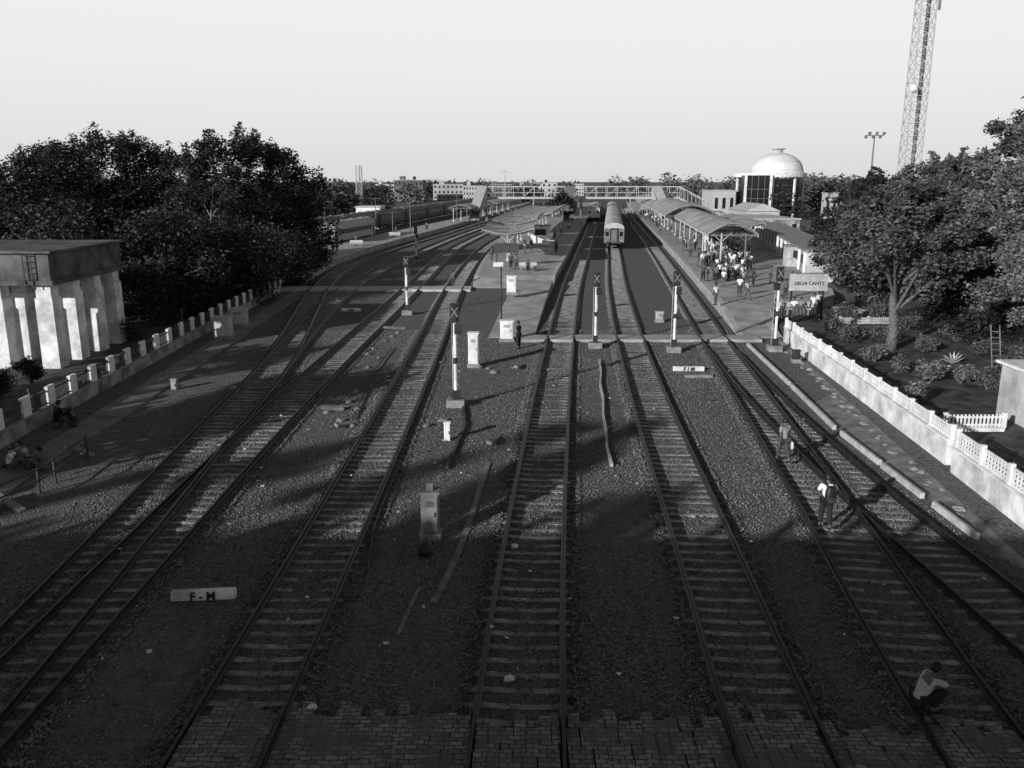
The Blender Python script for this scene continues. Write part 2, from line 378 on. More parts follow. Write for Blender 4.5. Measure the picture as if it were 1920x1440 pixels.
# left wood: (photo x, photo y of the top, distance, radius)
LT = [(-30,330,78,7,'tree at the left edge of the photo rising behind the water tank'),
      (50,296,84,6.5,'rounded dark tree above the left end of the water tank roof'),
      (112,274,92,6.0,'dark tree just left of the tallest broad crown'),
      (176,252,90,6.8,'tallest broad dark tree above the water tank'),
      (238,262,94,6,'dark tree just right of the tallest broad crown'),
      (292,276,96,6,'dark tree between the two highest crowns of the left wood'),
      (345,290,90,5.5,'dark tree filling the dip left of the pointed crown'),
      (385,262,88,4.4,'dark tree with a ragged crown left of the pointed one'),
      (432,238,92,5,'dark tree with the high pointed crown in the left wood'),
      (478,266,94,4.8,'dark tree just right of the pointed crown'),
      (520,276,97,5,'dark leaning tree near the right end of the left wood'),
      (560,312,100,4.8,'smaller dark tree that ends the left wood beside the far trains'),
      (100,380,66,5.5,'low dark tree directly behind the water tank columns'),
      (300,400,68,5.5,'low dark tree behind the fence right of the water tank'),
      (420,420,74,5.5,'low bushy dark tree above the junction boxes'),
      (515,430,86,4.6,'low dark tree at the start of the left platform')]
for i, (px, py, Y, R, lb) in enumerate(LT):
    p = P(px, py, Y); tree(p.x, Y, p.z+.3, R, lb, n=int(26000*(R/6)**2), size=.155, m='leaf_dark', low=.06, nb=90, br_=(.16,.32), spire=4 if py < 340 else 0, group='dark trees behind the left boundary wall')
RT = [(23.9,53,10.4,5.4,'leafy tree whose pale trunk stands near the garden fence','leaf',30000,.125,.34,4),
      (28.6,46,13.4,4.8,'leafy tree between the pale trunk and the right edge','leaf_pale',28000,.115,.34,6),
      (26.9,42.5,15.6,3.0,'tall narrow leafy tree that tops the right edge of the photo','leaf_pale',26000,.11,.36,10),
      (25.6,38.5,8.6,3.2,'pale drooping tree beside the small hut','leaf_pale',17000,.095,.42,2),
      (35.5,62,14.4,4.8,'tall tree right of the lattice tower','leaf',20000,.15,.25,5),
      (29.4,72,10.6,5.0,'dense tree behind the station sign','leaf_dark',18000,.17,.2,3),
      (38,80,12.0,5,'leafy tree rising behind the one at the station sign','leaf',15000,.18,.25,3),
      (46,90,13,5,'tree below the lattice tower','leaf',12000,.21,.15,3),
      (49,118,11.2,5,'tree near the domed building side of the garden','leaf_dark',9000,.26,.1,2),
      (62,112,13,6,'broad tree behind the lattice tower foot','leaf_dark',10000,.26,.1,3),
      (31,56,7.0,4.2,'low shaded tree deep in the right garden','leaf_dark',12000,.14,.15,0)]
for x, y, h, R, lb, mm, n, s, lo, spn in RT:
    tree(x, y, h, R, lb, n=n, size=s, m=mm, low=lo, nb=70, br_=(.11,.25), spire=spn, group='trees in the right garden')
# unseen trees added beyond the frame to cast shade on the yard
tree(-27, 24, 9, 4.5, 'unseen tree added beyond the left edge to shade the yard', n=6000, m='leaf_dark', group='unseen shade trees added behind the left wall')
tree(-31, 33, 8, 4.0, 'unseen tree added left of the seated people for its shade', n=5000, m='leaf_dark', group='unseen shade trees added behind the left wall')
for i, (x, h) in enumerate([(-82,19),(-75,22),(-67.5,18.5),(-61,22.5),(-54,20),(-47.5,18),(-42,21),(-36,17.5)]):  # added behind the camera to lengthen and break up the bridge's shadow
    tree(x, -17-(i % 3)*2.5, h, 4.2, 'unseen tree added behind the bridge for its shade', n=3500, size=.34, m='leaf_dark', low=.35, nb=30, br_=(.14,.34), spire=2, group='unseen shade trees added behind the bridge')

# distant woods as one mass, near the horizon
def wood(nm, y0, y1, x0, x1, hmin, hmax, n, ls, lb, mm='far_leaf_haze', cnt=120):
    bl = []
    for i in range(cnt):
        X = random.uniform(x0, x1); Y = random.uniform(y0, y1); h = random.uniform(hmin, hmax); r = random.uniform(.35, .55)*h
        bl.append((X, Y, h-r*.7, r)); bl.append((X+random.uniform(-4, 4), Y, h*.3, r*1.1))
    o = leaves(nm, bl, n, ls, M[mm], None); o['kind'] = 'stuff'; tag(o, lb, 'wood')
wood('distant_wood', 380, 640, -260, 40, 6, 11, 26000, 1.0, 'hazy line of distant trees along the horizon left of the footbridge')
wood('distant_wood', 380, 620, 60, 330, 9, 14, 26000, 1.0, 'dark line of distant trees along the horizon around the domed building')
wood('middle_wood', 190, 330, -110, -42, 5, 9.5, 16000, .7, 'low dark trees beyond the far left train', 'leaf_dark', 60)
wood('middle_wood', 150, 300, 72, 150, 7, 11, 16000, .6, 'low dark trees behind the dome and the right garden', 'leaf_dark', 60)

# ------------------------------------------------------------------ garden plants
def shrub(x, y, r, lb, m='leaf', n=900, h=1.0, name='garden_shrub', group='shrubs in the right garden'):
    t = thing(name, lb, 'shrub', (x, y, 0), group)
    bl = [(x+random.uniform(-.5,.5)*r, y+random.uniform(-.5,.5)*r, h*random.uniform(.3,.8), r*random.uniform(.35,.6)) for _ in range(6)]
    st = MB()
    for b in bl: st.tube([(x, y, 0), b[:3]], [.03, .01], 5)
    st.build('stem', M['bark'], t); leaves('foliage', bl, n, .08, M[m], t)
for i, (px, py, r, lb) in enumerate([(1600,640,1.4,'dark rounded shrub just behind the white wall near its far end'),(1655,640,1.2,'shrub left of the pale tree trunk'),(1745,715,.9,'pale leafy shrub below the spiky plant'),
     (1710,755,.8,'small shrub between the wall and the garden bed'),(1560,625,1,'shrub beside the white garden rail'),(1850,730,1.1,'dark shrub near the hut'),(1640,680,.8,'low shrub at the foot of the pale trunk'),(1900,690,1.3,'shrub behind the hut roof'),
     (1790,640,1.2,'shrub in the shade behind the spiky plant'),(1700,620,1.2,'dark shrub beyond the pale trunk'),(1840,665,1.0,'small dark shrub by the garden ladder'),(1580,600,1.6,'dark bush behind the white garden rail'),(1640,600,1.6,'dark bush right of the one behind the white rail'),(1770,600,1.6,'dark bush deep in the garden shade'),
     (1800,720,.7,'low scrubby bush right of the spiky plant'),(1690,700,.6,'tiny bush between the trunk and the white wall'),(1740,660,.9,'scrubby bush just behind the spiky plant')]):
    p = G(px, py); shrub(p.x, p.y, r, lb, m='leaf_pale' if i in (2, 3, 6, 14) else 'leaf', n=1800)
for px, py, r, lb in [(25,745,1.0,'leafy bush against the inside of the left wall below the water tank'),(80,720,.8,'smaller bush beside the water tank columns'),(250,640,1.3,'dark bush behind the left wall right of the tank'),(320,610,1.3,'dark bush behind the left wall near the dark post')]:
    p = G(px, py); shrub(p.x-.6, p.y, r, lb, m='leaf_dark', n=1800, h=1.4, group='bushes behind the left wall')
p = G(1786, 682); t = thing('spiky_plant', 'pale spiky agave plant in the right garden', 'plant', p)
m = MB()
for i in range(26):
    a = i*2.4; el = .3+.9*random.random(); L = .8
    d = Vector((math.cos(a)*math.cos(el), math.sin(a)*math.cos(el), math.sin(el))); q = p+d*L; s = Vector((-math.sin(a), math.cos(a), 0))*.05
    m.add([p+s, p-s, p+d*L*.5-s*1.3+Vector((0,0,.03)), q, p+d*L*.5+s*1.3+Vector((0,0,.03))], [(0,1,2,3,4)])
m.build('blades', M['light'], t)

# ------------------------------------------------------------------ boundary walls
def wall(name, label, pts, base_h, fence_h, step, th=.25, mw='whitewall', mf='white', style='slat', group=None, pw=.16, mp=None, mcop=None):
    a = Vector((*pts[0], 0)); b = Vector((*pts[1], 0)); d = b-a; L = d.length; d.normalize(); n = Vector((-d.y, d.x, 0)); rz = math.atan2(d.y, d.x)
    w = thing(name, label, 'wall', a, group)
    MB().box((a+b)/2+Vector((0,0,base_h/2)), (L, th, base_h), rz).build('masonry', M[mw], w)
    MB().box((a+b)/2+Vector((0,0,base_h+.03)), (L, th+.08, .06), rz).build('coping', M[mcop or mf], w)
    k = int(L/step); st = L/k
    for i in range(k+1):
        c = a+d*(i*st); MB().box(c+Vector((0,0,base_h+.06+fence_h/2+.03)), (pw, .16, fence_h+.1), rz).build('post', M[mf], w)
    for i in range(k):
        f = MB(); c0 = a+d*(i*st+pw/2+.02); c1 = a+d*((i+1)*st-pw/2-.02)
        z0 = base_h+.06; up = Vector((0,0,1))
        for zz in ((.1, fence_h-.12) if style == 'slat' else (.04, fence_h-.04)): f.bar(c0+up*(z0+zz), c1+up*(z0+zz), .05, .07)
        LL = (c1-c0).length; ns = int(LL/.16) if style == 'slat' else int(LL/.22)
        for j in range(ns):
            c = c0+d*((j+.5)*LL/ns); f.box(c+up*(z0+fence_h/2), (.07 if not mp else .03, .04, fence_h), rz)
        if style == 'jali':
            for q in range(1, 4): f.bar(c0+up*(z0+fence_h*q/4), c1+up*(z0+fence_h*q/4), .035, .07)
        f.build('fence_panel', M[mp or mf], w)
    return w
q0 = G(1472, 640); q1 = G(1778, 872)
wall('boundary_wall', 'long white wall with pale picket fence from the platform end to the gap', [(q0.x, q0.y), (q1.x, q1.y)], .95, .5, 1.9)
q2 = G(1788, 885); q3 = (15.0, 14.0)
wall('boundary_wall', 'nearest white wall with pierced concrete fence panels at the right edge', [(q2.x, q2.y), q3], .9, .62, 1.8, style='jali')
wall('boundary_wall', 'low dark stained wall with iron fence and broad white posts along the left path', [(-20.1, 22), (-22.3, 82)], .62, .75, 2.1, mw='oldwall', mf='white', pw=.62, mp='rust', mcop='concrete')
wall('garden_fence', 'short white picket fence across the garden beside the hut', [tuple(G(1770,808)[:2]), tuple(G(1880,808)[:2])], .12, .55, 1.3)
wall('garden_fence', 'low pale rail in front of the shrubs behind the wall far end', [tuple(G(1575,607)[:2]), tuple(G(1680,606)[:2])], .08, .34, 1.6, mf='light')
# hut
t = thing('small_hut', 'small white hut with flat slab roof at the right edge', 'hut', (23.6, 36.2, 0))
MB().box((23.6, 36.2, 1.2), (3, 2.8, 2.4)).build('wall', M['paleplaster'], t); MB().box((23.6, 36.2, 2.46), (3.4, 3.2, .12)).build('roof', M['white'], t)
MB().box((23.4, 34.77, .95), (.8, .06, 1.9)).build('door', M['mid'], t)
# garden ladder frame
p = G(1868, 690); t = thing('garden_ladder', 'thin metal ladder standing among the trees of the right garden', 'ladder', p)
for s in (-.25, .25): MB().bar(p+Vector((s,0,0)), p+Vector((s-.1,.5,2.4)), .05).build('side_rail', M['mid'], t)
for i in range(1, 7): MB().bar(p+Vector((-.25-.04*i*.36,i*.07,i*.34)), p+Vector((.25-.04*i*.36,i*.07,i*.34)), .035).build('rung', M['mid'], t)

# concrete edging slabs by the right-hand track
for (a, b, lb) in [((1402,648),(1480,722),'concrete edging slab nearest the platform end beside the rightmost track'),((1482,724),(1565,806),'concrete edging slab ending near the walking man'),
                   ((1577,815),(1650,872),'middle concrete edging slab on the right verge'),((1654,876),(1730,935),'concrete edging slab right of the man with the backpack'),((1750,950),(1832,1012),'nearest tilted concrete edging slab')]:
    pa = G(*a); pb = G(*b); d = pb-pa; o = MB().box((pa+pb)/2+Vector((0,0,.08)), (d.length, .17, .24), math.atan2(d.y, d.x), rx=random.uniform(-.15,.15)).build('edging_slab', M['light'], None, bevel=.03)
    tag(o, lb, 'kerb slab', 'concrete edging slabs beside the rightmost track')
def rock(s, p, m='concrete', name='rubble_stone', lb='rough stone', group=None, sq=.7):
    bm = bmesh.new(); bmesh.ops.create_icosphere(bm, subdivisions=2, radius=s)
    for v in bm.verts: k = random.uniform(.75, 1.2); v.co = Vector((v.co.x*1.2*k, v.co.y*.9*k, v.co.z*sq*k))
    me = bpy.data.meshes.new(name); bm.to_mesh(me); bm.free(); me.materials.append(M[m])
    o = bpy.data.objects.new(name, me); COL.objects.link(o); o.location = p; o.rotation_euler = (0, 0, random.uniform(0, 3)); tag(o, lb, 'stone', group); return o
for i in range(46):
    u = i/45; y = 22+u*31+random.uniform(-.4,.4); x = 14.35+(y-24)*.105-.1+random.uniform(-.2,.2)
    rock(random.uniform(.08,.2), (x, y, .0), 'concrete', lb='rough stone in the row edging the foot of the white wall', group='stones edging the white wall', sq=.6)
for px, py in [(650,765),(672,770),(640,790),(690,690),(700,655),(722,640),(735,632),(612,775),(660,800),(480,720),(690,665),(900,690),(915,692),(925,700),(800,800),(830,790),(655,755),(680,700),(745,625),(710,672),(600,740),(668,735)]:
    p = G(px, py); rock(random.uniform(.08,.2), p+Vector((0,0,.04)), 'path', lb='broken stone in the rubble between the two left tracks', group='rubble beside the left signals')
for px, py, L, rz, lb in [(650,800,1.2,.9,'fallen concrete slab in the rubble right of the wide pale track'),(625,770,1,.3,'short broken slab left of the rubble'),(740,618,1.6,.4,'fallen slab near the far left signal'),(150,850,1.5,-.5,'tilted slab beside the seated people'),(20,950,1.6,-.6,'concrete lump at the left edge of the photo'),(973,690,1.4,1.3,'short slab near the foot crossing'),(925,830,1.5,1.35,'narrow slab left of the middle track')]:
    p = G(px, py); o = MB().box(p+Vector((0,0,.12)), (L, .24, .14), rz, rx=.25, ry=.12).build('fallen_slab', M['concrete'], None, bevel=.02); tag(o, lb, 'slab')
# cable trough (pale, crooked) and flat strip
def strip(name, label, pts, w, h, m, cat):
    ps = [G(*p) for p in pts]; mb = MB(); rings = []
    for i, p in enumerate(ps):
        d = (ps[min(i+1,len(ps)-1)]-ps[max(0,i-1)]).normalized(); n = Vector((-d.y, d.x, 0))*w/2*random.uniform(.8,1.15)
        rings.append([p-n, p+n, p+n+Vector((0,0,h)), p-n+Vector((0,0,h))])
    o = mb.sweep(rings).build(name, M[m]); return tag(o, label, cat)
strip('cable_trough', 'pale slightly crooked cable trough lying right of the middle track', [(1124,678),(1127,700),(1125,722),(1131,750),(1131,780),(1136,810),(1138,842),(1147,876)], .1, .14, 'light', 'cable trough')
strip('metal_strip', 'long curved flat strip on the ground left of the middle track', [(916,868),(905,900),(893,940),(880,980),(862,1030),(838,1085),(812,1132)], .2, .04, 'mid', 'metal strip')
strip('metal_strip', 'short pale strip lying below the long curved one', [(786,1105),(765,1150),(746,1192)], .1, .05, 'mid', 'metal strip')
strip('timber_edging', 'low dark edging board beside the first lineside signal', [(838,880),(850,850),(872,800),(868,760)], .12, .12, 'rust', 'edging board')
for pts, lb in [([(690,1075),(700,1000),(725,930),(748,880)],'thin iron rod lying along the right rail of the third track'),([(660,790),(700,700),(735,655)],'thin iron rod beside the rubble'),([(800,850),(765,850)],'short iron rod crossing beside the grey cabinet')]:
    ps = [G(*p)+Vector((0,0,.1)) for p in pts]; o = MB().tube(ps, [.03]*len(ps), 6).build('iron_rod', M['rust']); tag(o, lb, 'rod')

# ------------------------------------------------------------------ signals
def signal(px, py, ptop, lb, side=1):
    p = G(px, py); h = P(px, ptop, p.y).z
    t = thing('lineside_signal', lb, 'signal', p, 'lineside colour light signals')
    MB().box(p+Vector((0,0,.15)), (.85,.7,.42)).build('base', M['concrete'], t, bevel=.03)
    MB().box(p+Vector((0,0,.55)), (.3,.26,.5)).build('junction_box', M['dark'], t)
    MB().tube([p+Vector((0,0,.3)), p+Vector((0,0,h*.42))], [.085,.085], 12).build('lower_post', M['white'], t)
    MB().tube([p+Vector((0,0,h*.42)), p+Vector((0,0,h*.48))], [.09,.09], 12).build('dark_band', M['dark'], t)
    MB().tube([p+Vector((0,0,h*.48)), p+Vector((0,0,h-.85))], [.085,.075], 12).build('upper_post', M['white'], t)
    hd = MB(); hd.box(p+Vector((0,-.05,h-.45)), (.42,.22,.9)); hd = hd.build('signal_head', M['dark'], t, bevel=.02)
    c = p+Vector((0,-.18,h-.4))
    for sx in (-1, 1): MB().bar(c+Vector((-.16*sx,0,-.24)), c+Vector((.16*sx,-.006*sx,.24)), .032, .02).build('cross_bar', M['light'], hd)
    for dz in (-.28, .28): MB().tube([c+Vector((0,.04,dz)), c+Vector((0,-.06,dz))], [.085,.095], 12).build('lens_hood', M['dark'], hd)
    MB().box(p+Vector((.15*side,-.02,h-1.2)), (.34,.2,.46)).build('side_unit', M['dark'], t)
    l = MB()
    for s in (-.15, .15): l.bar(p+Vector((s,.32,.1)), p+Vector((s,.22,h-.8)), .025)
    for i in range(int((h-1)/.33)): l.bar(p+Vector((-.15,.3,.35+i*.33)), p+Vector((.15,.3,.35+i*.33)), .02)
    l.build('ladder', M['light'], t)
    tb = MB().box(p+Vector((-.02*side,-.14,h*.55)), (.15,.05,.42)).build('number_plate', M['white'], t)
signal(855, 762, 568, 'nearest lineside signal, left of the tall white cabinet')
signal(764, 590, 480, 'lineside signal between the left tracks beyond the rubble')
signal(1116, 652, 510, 'lineside signal just right of the middle track at the foot crossing')
signal(1263, 660, 508, 'lineside signal between the train track and the right platform track')
signal(1452, 658, 500, 'lineside signal at the far end of the long white wall', -1)
signal(781, 492, 425, 'small distant signal among the curved tracks on the left')

# cabinets
def cabinet(px, py, w, d, h, m, lb, z=0, vents=True, rz=0, plinth=True, cap=True):
    p = G(px, py, z); t = thing('trackside_cabinet', lb, 'cabinet', p, 'trackside equipment cabinets')
    z0 = .22 if plinth else 0
    if plinth: MB().box(p+Vector((0,0,z0/2)), (w*1.2,d*1.2,z0)).build('plinth', M['concrete'], t)
    MB().box(p+Vector((0,0,z0+(h-z0)/2)), (w,d,h-z0)).build('body', M[m], t, bevel=.02)
    if cap: MB().box(p+Vector((0,0,h+.035)), (w*1.14,d*1.14,.07)).build('cap', M[m], t)
    dr = MB().box(p+Vector((0,-d/2-.012,z0+(h-z0)*.5)), (w*.82,.024,(h-z0)*.86)).build('door', M[m], t)
    MB().box(p+Vector((w*.3,-d/2-.04,z0+(h-z0)*.5)), (.03,.03,.14)).build('handle', M['dark'], dr)
    if vents:
        v = MB()
        for i in range(4): v.box(p+Vector((0,-d/2-.03,z0+(h-z0)*.82-.05*i)), (w*.5,.015,.02))
        v.build('louvre', M['dark'], dr)
    return t
c = cabinet(808, 1008, .52, .45, 1.45, 'mid', 'dark grey steel cabinet standing alone near the camera')
MB().box(c.location+Vector((0,0,1.62)), (.2,.2,.24)).build('vent_cowl', M['mid'], c)
cabinet(888, 688, .58, .5, 1.95, 'white', 'tall narrow white cabinet beside the island ramp')
cabinet(950, 640, .85, .6, 1.35, 'white', 'broad white cabinet at the foot of the island ramp')
cabinet(959, 552, .8, .6, 1.55, 'white', 'white cabinet standing on the island platform', z=.85)
cabinet(420, 635, 1.1, .8, 1.45, 'light', 'left weathered box of the pair beside the left path')
cabinet(450, 612, 1.1, .8, 1.3, 'light', 'right weathered box of the pair beside the left path')
cabinet(1236, 604, .55, .4, .75, 'light', 'small low box with a dark plate between the right tracks')
cabinet(1492, 680, .4, .3, .7, 'dark', 'small dark box on the verge by the white wall')
cabinet(839, 826, .26, .2, .75, 'white', 'little white stub post beside the nearest signal', vents=False, plinth=False)
cabinet(328, 730, .3, .25, .5, 'concrete', 'small stone post on the dirt by the left path', vents=False, plinth=False)
for px, py, lb in [(797,1040,'dark round drum lying beneath the grey cabinet')]:
    p = G(px, py); o = MB().lathe([(.01,0),(.2,0),(.22,.15),(.2,.34),(.12,.36),(.1,.5),(.01,.5)], p, 12).build('round_drum', M['dark'], None, smooth=True); tag(o, lb, 'drum')

# fouling mark slabs
def fm(px, py, L, txt, lb, rz=0, h=.28):
    p = G(px, py); t = thing('fouling_mark', lb, 'marker', p)
    MB().box(p+Vector((0,0,h/2)), (L,.2,h), 0, rx=-.15).build('slab', M['whitewall'], t, bevel=.03)
    lt = text(txt, .3, M['ink'], t, (0, -.128, h/2), rot=(math.pi/2-.15,0,0), depth=.012)
    t.rotation_euler = (0, 0, rz)
fm(383, 1124, 1.6, 'F - M', 'white marker slab lettered F-M on the ballast at lower left', .09)
fm(1291, 696, 1.75, 'F / M', 'white marker slab lettered F/M near the foot crossing', -.02)
p = G(1310,708); o = MB().box(p+Vector((0,0,.08)), (1.5,.3,.16), .05).build('fallen_slab', M['concrete'], None, bevel=.02); tag(o, 'bare slab just below the F/M marker', 'slab')
fm(658, 584, 1.6, 'F-M', 'small distant white marker slab between the left tracks', -.05)

# litter
for i in range(130):
    yy = random.uniform(15.5, 50); xx = random.uniform(-13, 13.5); s = random.uniform(.03,.1)
    m = MB(); q = [Vector((xx+math.cos(a)*s*random.uniform(.5,1.2), yy+math.sin(a)*s*random.uniform(.5,1.2), .07+random.uniform(0,.05))) for a in (0,1.3,2.6,3.9,5.2)]
    m.add(q, [(0,1,2,3,4)]); tag(m.build('litter_scrap', M['paper']), 'small pale scrap of litter lying on the ballast', 'litter', 'scraps of litter on the tracks')
for px, py, lb in [(965,1030,'crumpled pale bag on the middle track'),(585,1335,'crumpled pale bag beside the third track near the paving'),(955,1280,'pale crumpled paper low on the middle track')]:
    p = G(px, py); o = rock(.1, p+Vector((0,0,.1)), 'paper', 'crumpled_bag', lb); o['category'] = 'bag'

# ------------------------------------------------------------------ water tank
t = thing('water_tank', 'concrete water tank raised on thick whitewashed columns at the left', 'water tank', (-30, 51, 0))
X0, X1, Y0, Y1 = -37.8, -25.5, 47.2, 56.0
tc_ = mat('tank_concrete', .03, .14, scale=.7, bump=.5, detail=9)
MB().box(((X0+X1)/2, (Y0+Y1)/2, 5.75), (X1-X0, Y1-Y0, 1.5)).build('tank', tc_, t)
MB().box(((X0+X1)/2, (Y0+Y1)/2, 6.57), (X1-X0+.5, Y1-Y0+.5, .13)).build('roof_slab', tc_, t)
MB().box(((X0+X1)/2, (Y0+Y1)/2, 4.87), (X1-X0+.3, Y1-Y0+.3, .26)).build('ring_beam', tc_, t)
for x in (-37.3, -34.5, -31.7, -28.9, -26.1):
    for y in (47.8, 50.3, 52.9, 55.4):
        MB().sweep([[(x-w,y-w,z),(x+w,y-w,z),(x+w,y+w,z),(x-w,y+w,z)] for w, z in ((.5,0),(.49,4.0),(.42,4.02),(.42,4.74))]).build('column', M['whitewall'], t)
l = MB()
for s in (-.22, .22): l.bar((-26.6+s, 47.0, 4.6), (-26.6+s, 47.0, 7.0), .05)
for i in range(7): l.bar((-26.82, 47.0, 4.8+i*.32), (-26.38, 47.0, 4.8+i*.32), .04)
l.build('ladder', M['rust'], t)
MB().tube([(-30.6,47.4,0), (-30.6,47.4,4.7)], [.09,.09], 8).build('pipe', M['rust'], t)
p = G(345, 640); o = MB().tube([p, p+Vector((0,0,2.2))], [.09,.08], 8).build('dark_post', M['dark']); tag(o, 'dark post standing at the left wall below the trees', 'post')
# rough railing at left foreground
t = thing('pipe_railing', 'low crooked pipe railing in front of the seated people at the left', 'railing', G(60, 930))
pts = [G(0,960), G(75,925), G(105,905), G(165,860)]
for p in pts: MB().tube([p, p+Vector((0,0,.9))], [.05,.045], 6).build('post', M['rust'], t)
for zz in (.85, .45): MB().tube([p+Vector((0,0,zz)) for p in pts], [.03]*4, 6).build('rail', M['rust'], t)

# ------------------------------------------------------------------ trains
def coach(name, label, L=22, body='mid', roofm='light', win='glass', group=None, W=3.05, nwin=9, gang='dark'):
    t = thing(name, label, 'train coach', (0,0,0), group); h = 3.95
    MB().sweep([[(x, y, z) for x, z in ((-W/2,.95),(W/2,.95),(W/2,3.15),(-W/2,3.15))] for y in (0, L)]).build('body', M[body], t)
    arc = [(W/2*math.cos(a)*1.01, 3.152+.85*math.sin(a)) for a in np.linspace(0, math.pi, 11)]
    rf = MB().sweep([[(x, y, z) for x, z in arc] for y in (-.02, L+.02)]).build('roof', M[roofm], t, smooth=False)
    for i in range(4): MB().box((0, L*(.14+.24*i), 4.03), (.5,.9,.14)).build('roof_vent', M['mid'], rf)
    for s in (-1, 1):
        for i in range(nwin): MB().box((s*(W/2+.004), L*(.12+.76*i/(nwin-1)), 2.35), (.05,1.1,.75)).build('window', M[win], t)
        for y in (L*.05, L*.95): MB().box((s*(W/2+.005), y, 2.0), (.05,.75,1.9)).build('side_door', M['dark'], t)
    for y in (L*.17, L*.83):
        b = MB(); b.box((0,y,.62), (2.4,3,.3)); b = b.build('bogie', M['dark'], t)
        for dy in (-1.1, 1.1):
            for s in (-1, 1): MB().tube([(s*.8,y+dy,.68),(s*.94,y+dy,.68)], [.45,.45], 14).build('wheel', M['rust'], b)
    MB().box((0,L/2,.75), (2.2,L*.35,.5)).build('underframe', M['dark'], t)
    MB().box((0,-.09,2.15), (1.25,.14,2.1)).build('gangway', M[gang], t)
    MB().box((0,-.18,2.05), (.8,.05,1.8)).build('end_door', M['mid' if gang == 'dark' else 'white'], t)
    for s in (-1, 1):
        MB().box((s*1.08,-.03,2.35), (.5,.05,.65)).build('end_window', M['glass'], t)
        MB().tube([(s*.95,0,1.05),(s*.95,-.5,1.05),(s*.95,-.52,1.05)], [.09,.09,.22], 10).build('buffer', M['dark'], t)
        MB().tube([(s*1.15,-.02,1.3),(s*1.15,-.1,1.3)], [.1,.1], 8).build('tail_lamp', M['light'], t)
    return t
def place(c, path, y, label=None):
    c.location = (path(y), y, .1); c.rotation_euler = (0, 0, -math.atan((path(y+22)-path(y))/22))
    if label: c['label'] = label
gl = 'coaches of the long parked train'
base = coach('train_coach', 'rear coach of the long parked train, its dark end facing the camera', group=gl)
place(base, E, 132)
for i, lb in enumerate(['second coach of the long train, right behind the tail coach','third coach of the long parked train','fourth coach of the long train near the footbridge','fifth coach of the long train under the footbridge','sixth coach of the long train beyond the footbridge']):
    c = copy_tree(base); place(c, E, 132+22.7*(i+1), lb)
wb = coach('train_coach', 'white fronted train on the middle track left of the parked train', body='white', roofm='light', group='white train on the middle track', nwin=8, gang='white'); place(wb, D, 222)
c = copy_tree(wb); place(c, D, 244.7, 'second coach of the white train on the middle track')
pb = coach('train_coach', 'pale single coach behind the left platform', body='light', roofm='light', win='dark', group='trains behind the left platform', nwin=14); place(pb, DL, 134)
db = coach('train_coach', 'dark coach at the near end of the long train on the far left', body='dark', roofm='mid', group='trains behind the left platform'); place(db, DL2, 140)
for i, w in enumerate(['second','third','fourth','fifth','sixth','seventh','eighth']):
    c = copy_tree(db); place(c, DL2, 140+22.7*(i+1), w+' dark coach from the near end of the far left train')

# ------------------------------------------------------------------ canopies
def canopy(label, path, y0, y1, prof, colx, zc, bay=9, m='roof', group=None, ribs=True):
    t = thing('platform_canopy', label, 'canopy', (path(y0), y0, .85), group)
    ys = np.arange(y0, y1+.1, 1.1)
    r = MB(); n = len(prof)
    outer = [[(path(y)+x, y, z+(.07 if k % 2 else 0)) for x, z in prof]+[(path(y)+x, y, z-.1+(.07 if k % 2 else 0)) for x, z in prof[::-1]] for k, y in enumerate(ys)]
    r.sweep(outer).build('roof', M[m], t)
    for y in np.arange(y0, y1, bay):
        rb = MB(); px_ = path(y); yy = y+.3
        rb.sweep([[(px_+x, yy-.06, z-.32), (px_+x, yy+.06, z-.32), (px_+x, yy+.06, z-.13), (px_+x, yy-.06, z-.13)] for x, z in prof])
        rb.bar((px_+prof[0][0]+.05, yy, prof[0][1]-.22), (px_+prof[-1][0]-.05, yy, prof[-1][1]-.22), .1, .14)
        rb.build('rafter', M['mid'], t)
    for sx in (0, -1):
        v = MB(); x, z = prof[sx]
        v.sweep([[(path(y)+x-.03, y, z-.4), (path(y)+x+.03, y, z-.4), (path(y)+x+.03, y, z-.11), (path(y)+x-.03, y, z-.11)] for y in ys]).build('fascia', M['light'], t)
    for y in np.arange(y0+.3, y1, bay):
        for cx in colx:
            c = MB(); b = (path(y)+cx, y, .85); c.box((b[0], b[1], .85+.2), (.4,.4,.4)); c.tube([b, (b[0], b[1], zc)], [.11,.09], 8)
            for s in (-1, 1): c.bar((b[0], b[1]+.05, zc-.9), (b[0]+s*1.1, b[1]+.05, zc+.05), .07)
            c.build('column', M['light'] if cx == colx[0] else M['mid'], t)
    return t
arc = lambda xl, xr, zs, rise, n=9: [(xl+(xr-xl)*i/(n-1), zs+rise*math.sin(math.pi*i/(n-1))) for i in range(n)]
edge = Path([(y, F(y)+1.85) for y in (80,100,125,150,185,230,300,400)])
canopy('long barrel roofed canopy over the crowd on the right platform', edge, 95, 143, arc(1.9, 7.4, 4.7, 1.15), (3.4, 6.1), 4.7, group='canopies on the right platform')
canopy('second canopy of the right platform behind the barrel roof', edge, 145, 198, arc(.6, 9.5, 4.8, 1.7), (3.2, 7.2), 4.7, group='canopies on the right platform')
canopy('far low canopy of the right platform near the footbridge', edge, 200, 300, arc(.6, 8.2, 4.6, 1.1), (3.2, 6.4), 4.5, group='canopies on the right platform', bay=14)
canopy('flat side canopy along the back of the right platform by the station building', edge, 112, 143, [(7.8,4.6),(9.4,4.8),(11.2,5.1)], (9.4,), 4.7, group='canopies on the right platform')
isl = Path([(y, C(y)+1.8) for y in (85,100,120,140,155,180,230,300,400)])
wing = [(0,4.7),(1.6,4.3),(3.1,4.1),(4.6,4.35),(6.3,4.8)]
